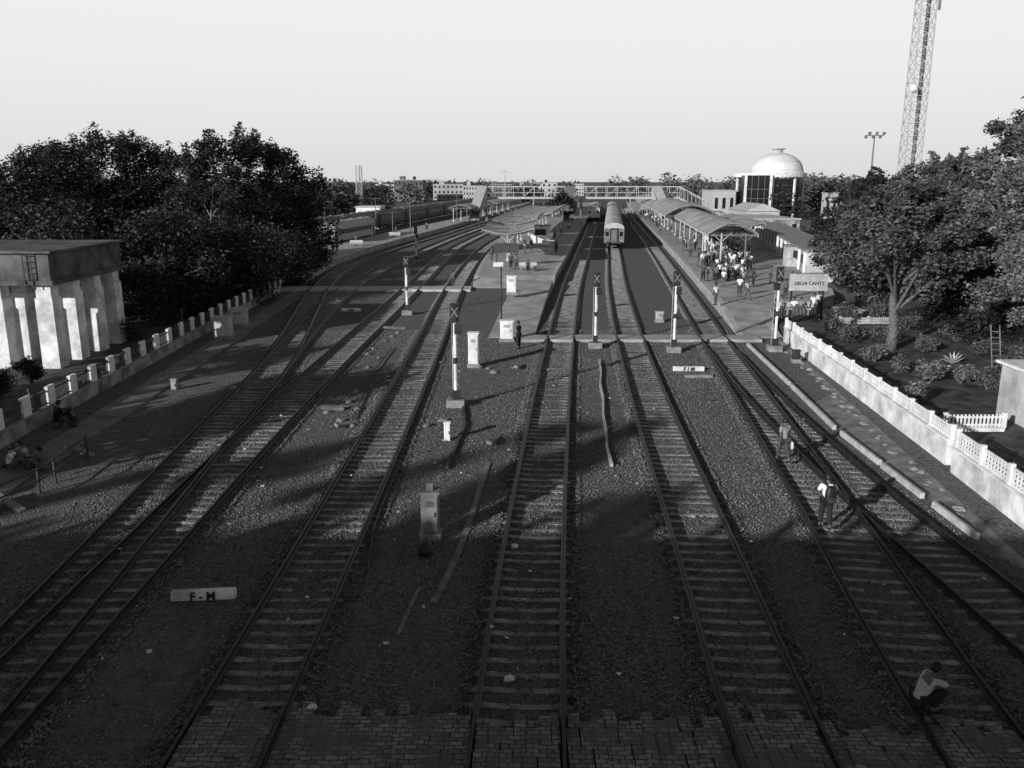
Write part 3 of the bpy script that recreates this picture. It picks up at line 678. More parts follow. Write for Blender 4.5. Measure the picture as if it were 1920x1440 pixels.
canopy('near winged canopy on the island platform', isl, 104, 122, wing, (3.1,), 4.05, group='canopies on the island platform')
canopy('second winged canopy on the island platform, slightly taller than the near one', isl, 123, 150, [(x+.3, z+.28) for x, z in wing], (3.4,), 4.3, group='canopies on the island platform')
canopy('third canopy further along the island platform', isl, 153, 205, [(-.2,4.75),(1.8,4.35),(3.8,4.15),(5.8,4.4),(8,4.9)], (3.8,), 4.1, group='canopies on the island platform')
canopy('far canopy of the island platform beyond the footbridge', isl, 235, 320, arc(0,8,4.4,.9), (2.5,5.5), 4.3, bay=14, group='canopies on the island platform')
canopy('small canopy on the far left platform', Path([(150,-19.5),(420,18)]), 205, 222, arc(-3,2.2,4.2,.6), (-2,1.2), 4.1, group='canopies on the left platform')
canopy('far pale canopy near the left footbridge stair', Path([(150,-19.5),(420,18)]), 240, 290, arc(-3,3,4.3,.6), (-1,1.5), 4.2, bay=12, group='canopies on the left platform')

# ------------------------------------------------------------------ footbridge
FY = 226
fx0 = P(905, 372, FY).x; fx1 = P(1272, 372, FY).x
t = thing('footbridge', 'long pale steel footbridge crossing all tracks and platforms', 'footbridge', ((fx0+fx1)/2, FY, 0))
zD = P(960, 372, FY).z; zT = P(960, 350, FY).z
MB().box(((fx0+fx1)/2, FY, zD+.15), (fx1-fx0, 3.4, .5)).build('deck', M['light'], t)
for s in (-1, 1):
    r = MB(); yy = FY+s*1.7
    r.bar((fx0,yy,zT), (fx1,yy,zT), .16, .22); r.bar((fx0,yy,zD+1.5), (fx1,yy,zD+1.5), .08, .1)
    n = int((fx1-fx0)/2.6)
    for i in range(n+1):
        x = fx0+(fx1-fx0)*i/n; r.bar((x,yy,zD+.4), (x,yy,zT), .12)
        if i < n and i % 2 == 0: r.bar((x,yy,zD+.4), (x+(fx1-fx0)/n,yy,zT-.1), .07)
    r.build('truss_side', M['light'], t)
for px in (912, 1000, 1062, 1090, 1180, 1230, 1268):
    x = P(px, 372, FY).x; c = MB()
    for s in (-1, 1): c.bar((x,FY+s*1.4,0), (x,FY+s*1.4,zD), .4)
    c.bar((x,FY-1.4,zD*.6), (x,FY+1.4,zD*.6), .2); c.build('pier', M['concrete'], t)
def stair(x, d, w=2.4, m='light'):   # stair running toward the camera
    s = MB()
    for sd in (-1, 1): s.add([(x+sd*w/2,FY-1.8,zD), (x+sd*w/2,FY-1.8,zT+.2), (x+sd*w/2-d,FY-15,2.2), (x+sd*w/2-d,FY-15,.85)], [(0,1,2,3)])
    s.add([(x-w/2,FY-1.8,zD+.1), (x+w/2,FY-1.8,zD+.1), (x+w/2-d,FY-15,.9), (x-w/2-d,FY-15,.9)], [(0,1,2,3)])
    s.add([(x-w/2,FY-1.8,zT+.2), (x+w/2,FY-1.8,zT+.2), (x+w/2-d,FY-15,3.2), (x-w/2-d,FY-15,3.2)], [(0,1,2,3)])
    s.build('staircase', M[m], t)
stair(fx0, 1.6); stair(P(1067,372,FY).x, 1, m='mid'); stair(P(1228,372,FY).x, -.5, m='light')
s = MB(); xe = P(1330, 384, FY).x
for yy in (FY-1.7, FY+1.7):
    s.bar((fx1,yy,zD), (xe,yy,zD-4.2), .3, .5); s.bar((fx1,yy,zT), (xe,yy,zT-4.2), .14, .2)
    for i in range(9): u = i/8; s.bar((fx1+(xe-fx1)*u,yy,zD-4.2*u), (fx1+(xe-fx1)*u,yy,zT-4.2*u), .1)
s.build('side_staircase', M['light'], t)

# ------------------------------------------------------------------ dome building
DY = 250; cx = P(1443, 340, DY).x; rad = (P(1507,340,DY).x-P(1379,340,DY).x)/2
zt = P(1443,328,DY).z
t = thing('domed_building', 'round building with a white dome and dark glass between white piers', 'building', (cx, DY, 0))
MB().lathe([(rad*.93,0),(rad*.93,zt-1),(rad*.9,zt-.9)], (cx,DY,0), 40).build('glass_drum', M['glass'], t)
for i in range(9):
    a = i/9*2*math.pi+.35; MB().box((cx+math.cos(a)*rad*.95, DY+math.sin(a)*rad*.95, zt/2-.3), (.5,.5,zt-.6), a).build('pier', M['white'], t)
for z in (3.5, 6.5, 9): MB().lathe([(rad*.945,z),(rad*.945,z+.1),(rad*.93,z+.1),(rad*.93,z)], (cx,DY,0), 40).build('glazing_bar', M['mid'], t)
MB().lathe([(rad*1.0,zt-.7),(rad*1.03,zt-.6),(rad*1.03,zt+.5),(rad*.9,zt+.6)], (cx,DY,0), 40).build('cornice', M['white'], t)
dr = rad*.72; dh = P(1457,288,DY).z-zt; dcx = P(1458,300,DY).x
domem = mat('dome_shell', .5, .68, scale=.15)
pr = [(dr*1.05, 0), (dr*1.05, .8)]+[(dr*math.cos(a)*1.02, .8+(dh-.8)*math.sin(a)) for a in np.linspace(.0, 1.42, 12)]
dm = MB().lathe(pr, (dcx,DY,zt+.3), 40).build('dome', domem, t, smooth=True)
MB().lathe([(1.3,0),(1.3,1.1),(2.0,1.15),(2.0,1.4),(.1,1.6)], (dcx,DY,zt+dh), 16).build('lantern', M['light'], t)
for i in range(2): z = zt+1.2+i*2.4; a = math.asin(min(.99,(z-zt-1.1)/(dh-.8))); MB().lathe([(dr*math.cos(a)*1.02+.03,0),(dr*math.cos(a)*1.02+.03,.07)], (dcx,DY,z), 40).build('dome_band', M['light'], dm)
MB().box((cx-rad*.62, DY-rad*.8, zt/2), (rad*.7, rad*.5, zt-.3)).build('entrance_block', M['glass'], t)
for x in (-.98,-.27): MB().box((cx+x*rad, DY-rad*1.07, zt/2), (.6,.5,zt)).build('front_pier', M['white'], t)
for x in (-.8,-.62,-.44): MB().box((cx+x*rad, DY-rad*1.055, zt/2), (.12,.1,zt-.4)).build('mullion', M['mid'], t)
for z in (3, 5.5, 8): MB().box((cx-.62*rad, DY-rad*1.056, z), (rad*.7,.12,.12)).build('transom', M['mid'], t)

def block(name, label, px0, px1, pt, Y, depth, m='haze', base=0, wins=True, roof='flat', group=None, cat='building', rows=2, cols=4):
    a = P(px0, pt, Y); b = P(px1, pt, Y); h = a.z; w = b.x-a.x; cx_ = (a.x+b.x)/2
    t = thing(name, label, cat, (cx_, Y+depth/2, 0), group)
    MB().box((cx_, Y+depth/2, h/2), (w, depth, h)).build('wall', M[m], t)
    if roof == 'flat': MB().box((cx_, Y+depth/2, h+.12), (w+.4, depth+.4, .24)).build('roof_parapet', M['light'], t)
    else: MB().add([(a.x-.3,Y-.3,h),(b.x+.3,Y-.3,h),(b.x+.3,Y+depth,h),(a.x-.3,Y+depth,h),(cx_,Y-.3,h+w*.22),(cx_,Y+depth,h+w*.22)], [(0,1,4),(1,2,5,4),(2,3,5),(3,0,4,5)]).build('roof', M['light'], t)
    if wins:
        for r in range(rows):
            for c in range(cols): MB().box((a.x+w*(c+.5)/cols, Y-.04, h*(r+.55)/rows), (w/cols*.4, .1, h/rows*.4)).build('window', M['glass'], t)
    if group:     # rooftop tank and stair head
        MB().box((cx_-w*.22, Y+4, h+1.1), (w*.18, 4, 1.8)).build('stair_head', M[m], t); MB().lathe([(.8,0),(.8,1.4),(.3,1.7)], (cx_+w*.2, Y+3, h+.2), 10).build('roof_tank', M['dark'], t)
    return t
block('annexe_building', 'plain pale block left of the domed building', 1337, 1380, 358, 246, 14, 'light', rows=1, cols=3)
block('gabled_building', 'white gabled roof building in front of the dome', 1400, 1462, 396, 190, 16, 'light', roof='gable', rows=1)
block('low_building', 'long low station building right of the barrel canopy', 1400, 1500, 412, 165, 20, 'oldwall', rows=1, cols=5)
block('small_building', 'small pale building among the trees right of the dome', 1548, 1572, 363, 230, 2.5, 'light', rows=1, cols=2)
block('white_shed', 'white shed behind the far left train', 667, 712, 389, 190, 8, 'white', rows=1, cols=2)
# station wall facing the tracks
a = Vector((30.6,90,0)); b = Vector((42.5,152,0)); d = b-a; rz = math.atan2(d.y, d.x)
t = thing('station_wall_building', 'long low white station building along the back of the right platform', 'building', a)
n = Vector((d.y,-d.x,0)).normalized()
MB().box((a+b)/2+n*2.2+Vector((0,0,1.55)), (d.length, 4, 3.1), rz).build('wall', M['paleplaster'], t)
MB().box((a+b)/2+n*2.2+Vector((0,0,3.22)), (d.length+.4, 4.4, .22), rz).build('roof_slab', M['concrete'], t)
for i in range(14): MB().box(a+d*((i+.6)/14.5)+n*.16+Vector((0,0,2.2)), (1.2,.1,.9), rz).build('window', M['dark'], t)
for i in range(15): MB().box(a+d*((i+.1)/14.5)+n*.1+Vector((0,0,1.6)), (.3,.24,3.0), rz).build('pilaster', M['white'], t)
# far city
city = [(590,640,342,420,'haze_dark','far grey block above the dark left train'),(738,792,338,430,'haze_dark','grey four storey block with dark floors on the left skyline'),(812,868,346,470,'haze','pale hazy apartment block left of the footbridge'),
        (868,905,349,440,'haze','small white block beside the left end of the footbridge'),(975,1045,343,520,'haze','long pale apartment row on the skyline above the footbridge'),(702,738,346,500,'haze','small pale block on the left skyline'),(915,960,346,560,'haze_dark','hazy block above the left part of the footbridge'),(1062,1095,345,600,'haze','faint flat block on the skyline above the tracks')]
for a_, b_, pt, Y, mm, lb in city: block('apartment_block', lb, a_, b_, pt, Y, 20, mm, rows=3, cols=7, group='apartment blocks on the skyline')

# ------------------------------------------------------------------ lattice tower, masts, lamp posts
def lattice(label, px, py, Y, h, w0, w1, nb, name='lattice_tower'):
    x = P(px, py, Y).x; t = thing(name, label, 'tower', (x, Y, 0))
    cs = [(-1,-1),(1,-1),(1,1),(-1,1)]
    W = lambda z: (w0+(w1-w0)*z/h)/2
    for sx, sy in cs: MB().bar((x+sx*W(0), Y+sy*W(0), 0), (x+sx*W(h), Y+sy*W(h), h), .14).build('leg', M['light'], t)
    br = MB()
    for i in range(nb):
        z0 = h*i/nb; z1 = h*(i+1)/nb
        for k in range(4):
            a = cs[k]; b = cs[(k+1) % 4]
            pa = (x+a[0]*W(z0), Y+a[1]*W(z0), z0); pb = (x+b[0]*W(z1), Y+b[1]*W(z1), z1)
            pc = (x+b[0]*W(z0), Y+b[1]*W(z0), z0); pd = (x+a[0]*W(z1), Y+a[1]*W(z1), z1)
            br.bar(pa, pb, .06); br.bar(pc, pd, .06); br.bar(pd, pb, .06)
    br.build('bracing', M['light'], t)
    MB().bar((x+.3, Y, 0), (x+.2, Y, h), .3, .12).build('cable_ladder', M['mid'], t)
    return t, x
t, tx = lattice('tall lattice telecom mast rising out of the top right of the photo', 1703, 330, 110, 44, 2.1, 1.65, 28, 'telecom_mast')
z = P(1698,168,110).z
MB().tube([(tx-1.0,108.8,z),(tx-1.0,108.6,z),(tx-1.0,108.4,z)], [.5,.45,.25], 14).build('dish_antenna', M['white'], t)
MB().box((tx+1.1, 108.9, P(1740,10,110).z), (.25,.2,1.4)).build('panel_antenna', M['mid'], t)
def flood(px, pt, Y, lb, n=6, m='mid'):
    p = P(px, pt, Y); t = thing('floodlight_mast', lb, 'mast', (p.x, Y, 0))
    MB().tube([(p.x,Y,0), (p.x,Y,p.z)], [.28,.14], 8).build('pole', M[m], t)
    MB().tube([(p.x-1.9,Y,p.z),(p.x+1.9,Y,p.z)], [.1,.1], 6).build('head_frame', M[m], t)
    for i in range(n): MB().box((p.x-1.8+3.6*i/(n-1), Y-.2, p.z+(.4 if i % 2 else -.3)), (.5,.35,.5), rx=.4).build('lamp', M[m], t)
flood(1640, 254, 180, 'floodlight mast between the dome and the telecom mast')
flood(947, 322, 420, 'faint thin mast on the skyline above the footbridge', 3, 'light')
lattice('pale lattice mast on the skyline above the left trees', 672, 312, 300, P(672,310,300).z, 2.2, 1.8, 8)
def lamp(px, py, pt, lb, z=.85, arm=.9):
    p = G(px, py, z); h = P(px, pt, p.y).z; t = thing('lamp_post', lb, 'lamp post', p, 'platform lamp posts')
    MB().tube([p, (p.x,p.y,h)], [.09,.05], 8).build('pole', M['mid'], t)
    MB().tube([(p.x-arm,p.y,h),(p.x,p.y,h+.05),(p.x+arm,p.y,h)], [.035]*3, 6).build('arm', M['mid'], t)
    for s in (-1, 1): MB().box((p.x+s*arm,p.y,h-.05), (.6,.25,.14)).build('lamp_head', M['dark'], t)
for a_ in [(706,440,372,'lamp post above the pale coach on the left platform'),(737,442,398,'short lamp post right of the pale coach'),(770,436,372,'tall lamp post in the middle of the left platform'),(857,418,364,'lamp post near the left footbridge stair'),
           (1348,470,408,'lamp post in front of the barrel canopy'),(612,470,378,'leftmost lamp post at the trees end of the left platform'),(1090,430,395,'lamp post on the island platform edge left of the trains')]: lamp(*a_)
# thin pole with box on island ramp
p = G(940, 602, .5); hh = P(932, 498, p.y).z; t = thing('sign_pole', 'thin dark pole with a small white box at its top on the island ramp', 'pole', p)
MB().tube([p-Vector((0,0,.4)), (p.x,p.y,hh)], [.06,.05], 8).build('pole', M['dark'], t); MB().box((p.x-.2,p.y-.1,hh+.1), (.7,.3,.3)).build('lamp_box', M['white'], t)

# station name board
p = G(1511, 592, .3); t = thing('station_sign', 'pale station name board lettered DELHI CANTT beside the right trees', 'sign', p)
zb = P(1511, 529, p.y).z
MB().box((p.x,p.y,zb), (2.9,.12,1.3)).build('board', M['light'], t)
for s in (-1.2,1.2): MB().bar((p.x+s,p.y+.12,0), (p.x+s,p.y+.12,zb+.8), .12).build('post', M['dark'], t)
text('DELHI CANTT', .36, M['ink'], t, (.05, -.075, zb-p.z-.1))
MB().box((p.x,p.y-.02,zb+.68), (3.0,.2,.06)).build('frame_top', M['mid'], t)
# island notice board, dark
p = G(950, 500, .85); t = thing('notice_board', 'dark board on two posts in front of the island canopy', 'sign', p); zb = P(950, 465, p.y).z
MB().box((p.x,p.y,zb), (2.7,.12,1.1)).build('board', M['rust'], t)
for s in (-1.1,1.1): MB().bar((p.x+s,p.y+.12,.85), (p.x+s,p.y+.12,zb+.6), .12).build('post', M['dark'], t)
for zz in (-.55, .55): MB().box((p.x,p.y-.02,zb+zz), (2.8,.18,.05)).build('frame', M['mid'], t)
# kiosk and boxes on platforms
def kiosk(px, py, w, h, lb, z=.85, m='light', depth=1.6):
    p = G(px, py, z); t = thing('platform_kiosk', lb, 'kiosk', p)
    MB().box(p+Vector((0,depth/2,h/2)), (w,depth,h)).build('wall', M[m], t); MB().box(p+Vector((0,depth/2,h+.06)), (w+.4,depth+.5,.12)).build('roof', M['concrete'], t)
    MB().box(p+Vector((0,-.02,h*.62)), (w*.6,.06,h*.35)).build('counter_opening', M['dark'], t)
kiosk(1013, 455, 3.0, 2.6, 'white kiosk under the island canopy', m='white'); kiosk(1338, 470, 2.6, 2.6, 'kiosk beneath the front of the barrel canopy', m='white')
kiosk(1500, 500, 3.0, 2.3, 'pale kiosk against the station wall behind the sign')
for px, py, w_, lb in [(1580,596,1.0,'low white crate just right of the station sign'),(1607,600,.9,'second low white crate near the garden rail')]:
    p = G(px, py, .02); t = thing('storage_crate', lb, 'crate', p); MB().box(p+Vector((0,.4,.35)), (w_,.8,.7)).build('crate_body', M['light'], t, bevel=.02); MB().box(p+Vector((0,.4,.73)), (w_+.1,.9,.06)).build('lid', M['white'], t)
def bench(px, py, lb, z=.85):
    p = G(px, py, z); t = thing('platform_bench', lb, 'bench', p, 'benches on the platforms')
    MB().box(p+Vector((0,0,.44)), (1.9,.45,.07)).build('seat', M['light'], t); MB().box(p+Vector((0,.25,.72)), (1.9,.06,.36)).build('backrest', M['light'], t)
    for s in (-.75,.75): MB().box(p+Vector((s,0,.2)), (.1,.4,.4)).build('leg', M['concrete'], t)
for a_ in [(1022,478,'bench on the island platform beside the middle track'),(990,508,'near bench on the island platform'),(1028,462,'bench behind the island kiosk'),(740,446,'bench on the left platform'),(668,462,'bench near the trees end of the left platform'),(1494,590,'bench below the station sign')]: bench(*a_)

# ------------------------------------------------------------------ people
POSE = {}
def mkpose(**kw):
    b = dict(pel=(0,0,.93), spi=(0,0,1.1), che=(0,.01,1.29), nek=(0,.0,1.45), hb=(0,.02,1.53), hd=(0,.03,1.61), ht=(0,.02,1.69),
             sL=(-.17,0,1.4), eL=(-.22,-.03,1.13), wL=(-.23,.05,.89), pL=(-.23,.07,.82), sR=(.17,0,1.4), eR=(.22,-.03,1.13), wR=(.23,.05,.89), pR=(.23,.07,.82),
             hL=(-.09,0,.88), kL=(-.1,.02,.49), aL=(-.1,-.03,.09), tL=(-.11,.14,.035), hR=(.09,0,.88), kR=(.1,.02,.49), aR=(.1,-.03,.09), tR=(.11,.14,.035))
    b.update(kw); return b
POSE['stand'] = mkpose()
POSE['fold'] = mkpose(eL=(-.24,.02,1.14), wL=(-.05,.2,1.12), pL=(.03,.22,1.13), eR=(.24,.02,1.14), wR=(.05,.22,1.17), pR=(-.03,.24,1.18), kR=(.12,.03,.49), aR=(.16,.02,.09), tR=(.22,.17,.035))
POSE['walk'] = mkpose(kL=(-.1,.16,.5), aL=(-.1,.24,.1), tL=(-.11,.4,.05), kR=(.1,-.04,.49), aR=(.1,-.3,.16), tR=(.1,-.16,.035), eL=(-.22,-.12,1.14), wL=(-.22,-.1,.9), pL=(-.22,-.09,.83), eR=(.22,.06,1.14), wR=(.21,.22,.94), pR=(.2,.27,.88))
POSE['strap'] = mkpose(kL=(-.1,.1,.5), aL=(-.1,.12,.1), tL=(-.11,.28,.05), kR=(.1,-.02,.49), aR=(.1,-.18,.12), tR=(.1,-.02,.035), eL=(-.28,-.02,1.16), wL=(-.14,.14,1.27), pL=(-.11,.15,1.33), eR=(.28,-.02,1.16), wR=(.14,.14,1.27), pR=(.11,.15,1.33))
POSE['crouch'] = mkpose(pel=(0,-.17,.27), spi=(0,-.1,.45), che=(0,.02,.62), nek=(0,.09,.77), hb=(0,.13,.84), hd=(0,.16,.91), ht=(0,.15,.99), sL=(-.17,.05,.72), eL=(-.2,.28,.58), wL=(-.1,.3,.78), pL=(-.07,.27,.85), sR=(.17,.05,.72), eR=(.2,.32,.58), wR=(.16,.55,.52), pR=(.15,.61,.5),
    hL=(-.1,-.12,.27), kL=(-.16,.27,.5), aL=(-.13,.0,.09), tL=(-.15,.17,.035), hR=(.1,-.12,.27), kR=(.16,.27,.5), aR=(.13,.0,.09), tR=(.15,.17,.035))
POSE['sit'] = mkpose(pel=(0,0,.54), spi=(0,.0,.72), che=(0,.03,.91), nek=(0,.03,1.07), hb=(0,.05,1.15), hd=(0,.07,1.23), ht=(0,.06,1.31), sL=(-.17,.03,1.02), eL=(-.22,.1,.76), wL=(-.14,.32,.66), pL=(-.12,.38,.64), sR=(.17,.03,1.02), eR=(.22,.1,.76), wR=(.14,.32,.66), pR=(.12,.38,.64),
    hL=(-.09,.02,.52), kL=(-.12,.43,.5), aL=(-.12,.42,.09), tL=(-.13,.58,.035), hR=(.09,.02,.52), kR=(.12,.43,.5), aR=(.12,.42,.09), tR=(.13,.58,.035))
POSE['ground'] = mkpose(pel=(0,0,.14), spi=(0,-.02,.32), che=(0,.03,.5), nek=(0,.07,.66), hb=(0,.11,.73), hd=(0,.14,.8), ht=(0,.13,.88), sL=(-.17,.04,.6), eL=(-.22,.2,.42), wL=(-.08,.4,.42), pL=(-.02,.44,.42), sR=(.17,.04,.6), eR=(.22,.2,.42), wR=(.08,.4,.44), pR=(.02,.44,.45),
    hL=(-.09,.03,.14), kL=(-.17,.4,.45), aL=(-.12,.55,.08), tL=(-.13,.72,.04), hR=(.09,.03,.14), kR=(.17,.4,.45), aR=(.12,.55,.08), tR=(.13,.72,.04))
def skin(name, pts, edges, rad, root=0, sub=1):
    me = bpy.data.meshes.new('tmp'); me.from_pydata([tuple(p) for p in pts], edges, [])
    ob = bpy.data.objects.new('tmp', me); COL.objects.link(ob)
    md = ob.modifiers.new('s', 'SKIN'); md.use_smooth_shade = True; md.branch_smoothing = .5
    if not me.skin_vertices: 
        bpy.context.view_layer.objects.active = ob; bpy.ops.mesh.customdata_skin_add()
    for i, r in enumerate(rad):
        me.skin_vertices[0].data[i].radius = (r, r) if not isinstance(r, tuple) else r; me.skin_vertices[0].data[i].use_root = (i == root)
    ms = ob.modifiers.new('u', 'SUBSURF'); ms.levels = sub; ms.render_levels = sub
    bpy.context.view_layer.update()
    out = bpy.data.meshes.new_from_object(ob.evaluated_get(bpy.context.evaluated_depsgraph_get())); out.name = name
    bpy.data.objects.remove(ob); return out
RAD = dict(pel=.13, spi=.12, che=.15, nek=.062, hb=.072, hd=.098, ht=.066, s=.062, e=.045, w=.031, p=.034, h=.095, k=.066, a=.045, t=.04)
EDG = [('pel','spi'),('spi','che'),('che','nek'),('nek','hb'),('hb','hd'),('hd','ht'),('che','sL'),('sL','eL'),('eL','wL'),('wL','pL'),('che','sR'),('sR','eR'),('eR','wR'),('wR','pR'),('pel','hL'),('hL','kL'),('kL','aL'),('aL','tL'),('pel','hR'),('hR','kR'),('kR','aR'),('aR','tR')]
def rr(k): return RAD.get(k, RAD.get(k[0], .05))
CACHE = {}
def pose_meshes(pn):
    if pn in CACHE: return CACHE[pn]
    J = {k: Vector(v) for k, v in POSE[pn].items()}
    keys = list(J); pts = [J[k] for k in keys]; rad = [rr(k) for k in keys]; ed = [(keys.index(a), keys.index(b)) for a, b in EDG]
    for S, sg in (('L', -1), ('R', 1)):      # five fingers
        w = J['w'+S]; p = J['p'+S]; d = (p-w).normalized(); side = Vector((0,1,0)) if abs(d.y) < .7 else Vector((1,0,0))
        side = (side-d*side.dot(d)).normalized(); curl = d.cross(side)*(-sg)
        for k, (o, L) in enumerate(((-.027,.065), (-.009,.078), (.009,.085), (.027,.075))):
            i0 = len(pts); pts += [p+side*o+d*.035, p+side*o*1.15+d*(.035+L*.55)+curl*.008, p+side*o*1.15+d*(.035+L)+curl*.03]; rad += [.011, .009, .007]
            ed += [(keys.index('p'+S), i0), (i0, i0+1), (i0+1, i0+2)]
        i0 = len(pts); pts += [p+side*.045+d*.005, p+side*.062+d*.05+curl*.01]; rad += [.012, .008]; ed += [(keys.index('p'+S), i0), (i0, i0+1)]
    hd = J['hd']; f = Vector((0,1,0))
    i0 = len(pts); pts += [hd+Vector((0,.108,-.012))]; rad += [.013]; ed += [(keys.index('hd'), i0)]
    for s in (-1, 1): pts.append(hd+Vector((s*.098,-.005,-.01))); rad.append(.014); ed.append((keys.index('hd'), len(pts)-1))
    body = skin('body', pts, ed, rad, keys.index('pel'))
    def lerp(a, b, u): return a+(b-a)*u
    P2 = [lerp(J['pel'], J['spi'], -.15), J['spi'], J['che'], J['sL'], lerp(J['sL'], J['eL'], .85), J['sR'], lerp(J['sR'], J['eR'], .85), lerp(J['che'], J['nek'], .75)]
    shirt = skin('shirt', P2, [(0,1),(1,2),(2,3),(3,4),(2,5),(5,6),(2,7)], [.165,.155,.178,.082,.072,.082,.072,.078], 1)
    P3 = [lerp(J['pel'], J['spi'], .2), J['hL'], J['kL'], lerp(J['kL'], J['aL'], .9), J['hR'], J['kR'], lerp(J['kR'], J['aR'], .9)]
    tr = skin('trousers', P3, [(0,1),(1,2),(2,3),(0,4),(4,5),(5,6)], [.15,.118,.088,.072,.118,.088,.072], 0)
    hh = MB(); prof = [(.001,.105),(.05,.098),(.085,.07),(.103,.03),(.104,-.01),(.098,-.03)]
    hh.lathe([(r_, z_) for r_, z_ in prof[::-1]], (0,0,0), 14)
    hv = [Vector(v) for v in hh.v]; hv = [Vector((v.x*.98, v.y*1.08-.016, v.z-(.05 if v.y < -.02 and v.z < .03 else 0)+(.035 if v.y > .05 and v.z < .03 else 0)))+hd+Vector((0,0,.012)) for v in hv]
    hm = bpy.data.meshes.new('hair'); hm.from_pydata([tuple(v) for v in hv], [], hh.f); hm.shade_smooth()
    sh = []
    for S in 'LR':
        a, tt = J['a'+S], J['t'+S]; sh.append(skin('shoe', [a+Vector((0,-.04,-.045)), lerp(a, tt, .5)+Vector((0,0,-.015)), tt+Vector((0,.04,.005))], [(0,1),(1,2)], [.045,.05,.04], 0))
    CACHE[pn] = (body, shirt, tr, hm, sh); return CACHE[pn]
def person(loc, face, pose, shirt, trou, label, scale=1, group=None, shoes=True):
    b, s, tr, hm, sh = pose_meshes(pose)
    t = thing('person', label, 'person', loc, group); t.rotation_euler = (0, 0, math.radians(face)); t.scale = (scale,)*3
    for nm, me, m in [('body', b, M['skin']), ('shirt', s, CL[shirt]), ('trousers', tr, CL[trou]), ('hair', hm, M['hair'])]+[('shoe', x, M['hair']) for x in sh]:
        o = bpy.data.objects.new(nm, me)
        if not me.materials: me.materials.append(None)
        COL.objects.link(o); o.parent = t; o.material_slots[0].link = 'OBJECT'; o.material_slots[0].material = m
    return t
zr = .12
pw = person(G(1467, 872)+Vector((0,0,zr)), 10, 'walk', .25, .06, 'person in a light grey shirt walking away along the platform track', 1.0)
bagp = Vector((pw.location.x+.27, pw.location.y+.12, 0)); t = thing('carrier_bag', 'small white carrier bag in the hand of the walking man', 'bag', bagp)
MB().sweep([[(bagp.x-a, bagp.y-b, z), (bagp.x+a, bagp.y-b, z), (bagp.x+a, bagp.y+b, z), (bagp.x-a, bagp.y+b, z)] for a, b, z in ((.09,.04,.58),(.12,.06,.66),(.1,.05,.84),(.03,.02,.95))]).build('bag_body', M['paper'], t)
pk = person(G(1545, 998)+Vector((0,0,zr)), -5, 'strap', .75, .02, 'person in a white shirt and dark trousers wearing a black backpack, walking away', 1.02)
t = thing('backpack', 'black backpack on the back of the man in white', 'backpack', pk.location+Vector((0,-.22,1.15)))
L0 = pk.location+Vector((0,-.2,0))
bp_ = MB().sweep([[(L0.x+math.cos(a)*w, L0.y-.06+math.sin(a)*dd, L0.z+z) for a in np.linspace(0, 2*math.pi, 13)[:-1]] for w, dd, z in ((.12,.06,.9),(.17,.12,.96),(.18,.13,1.12),(.17,.11,1.3),(.13,.08,1.42),(.06,.04,1.46))]).build('pack_body', M['hair'], t, smooth=True)
MB().box(L0+Vector((0,-.19,1.05)), (.22,.06,.18)).build('front_pocket', M['dark'], t, bevel=.02)
for s in (-1, 1): MB().tube([L0+Vector((s*.11,0,1.42)), L0+Vector((s*.13,.14,1.53)), L0+Vector((s*.14,.34,1.42)), L0+Vector((s*.17,.3,1.15)), L0+Vector((s*.14,.04,1.0))], [.022]*5, 6).build('strap', M['hair'], t)
person(G(1733, 1340)+Vector((0,0,zr)), -80, 'crouch', .45, .02, 'person in a pale shirt squatting on the rail with a hand raised to the face', 1.02)
person(G(972, 654)+Vector((0,0,.02)), 60, 'stand', .02, .02, 'person in black standing at the foot crossing beside the white cabinet', 1.04)
person(G(850, 540)+Vector((0,0,.05)), 0, 'walk', .12, .06, 'person walking on the track at the start of the island platform', 1)
person(G(63, 800), -60, 'stand', .45, .12, 'person in a pale shirt standing by the left wall', 1.0)
person(G(20, 880), -70, 'ground', .75, .12, 'person in a pale shirt seated at the left edge of the photo', 1.05)
person(G(48, 868), 150, 'ground', .45, .06, 'person in a grey shirt seated facing the one at the left edge', 1.05)
person(G(85, 880), 80, 'ground', .12, .12, 'person seated low beside the pipe railing', 1.0)
person(G(108, 790), -40, 'ground', .02, .02, 'person in dark clothes seated on the left path', 1.05)
person(G(140, 800), 100, 'ground', .02, .06, 'person in dark clothes bent forward on the left path', 1.0)
# right platform: near individuals
RPp = [(1341,572,30,'stand',.75,.12,'person in a white shirt nearest the right platform edge'),
 (1386,556,-20,'stand',.75,.06,'left person of the pale pair on the open right platform'),
 (1400,562,200,'walk',.45,.12,'right person of the pale pair on the open right platform'),
 (1393,540,0,'fold',.25,.06,'person in grey behind the pale pair'),
 (1412,538,90,'stand',.02,.02,'person in black right of the pale pair'),
 (1318,528,160,'fold',.06,.02,'person in dark clothes near the platform edge, ahead of the crowd'),
 (1444,530,-90,'stand',.12,.06,'person in grey below the lamp by the signal'),
 (1453,604,0,'stand',.06,.02,'person standing just right of the platform signal'),
 (1463,598,180,'stand',.25,.06,'person in grey facing the camera beside the platform signal'),
 (1524,592,170,'stand',.75,.45,'person in white below the station sign'),
 (1534,588,20,'stand',.75,.12,'person in a white shirt at the right of the station sign'),
 (1322,498,0,'stand',.75,.06,'person in white in front of the canopy kiosk'),
 (1472,560,10,'stand',.12,.06,'person in grey left of the station sign post')]
for px, py, fc, po, s, tr, lb in RPp:
    zz = .85 if py < 585 else .45
    person(G(px, py, zz), fc, po, s, tr, lb, random.uniform(.96, 1.04), 'people on the right platform')
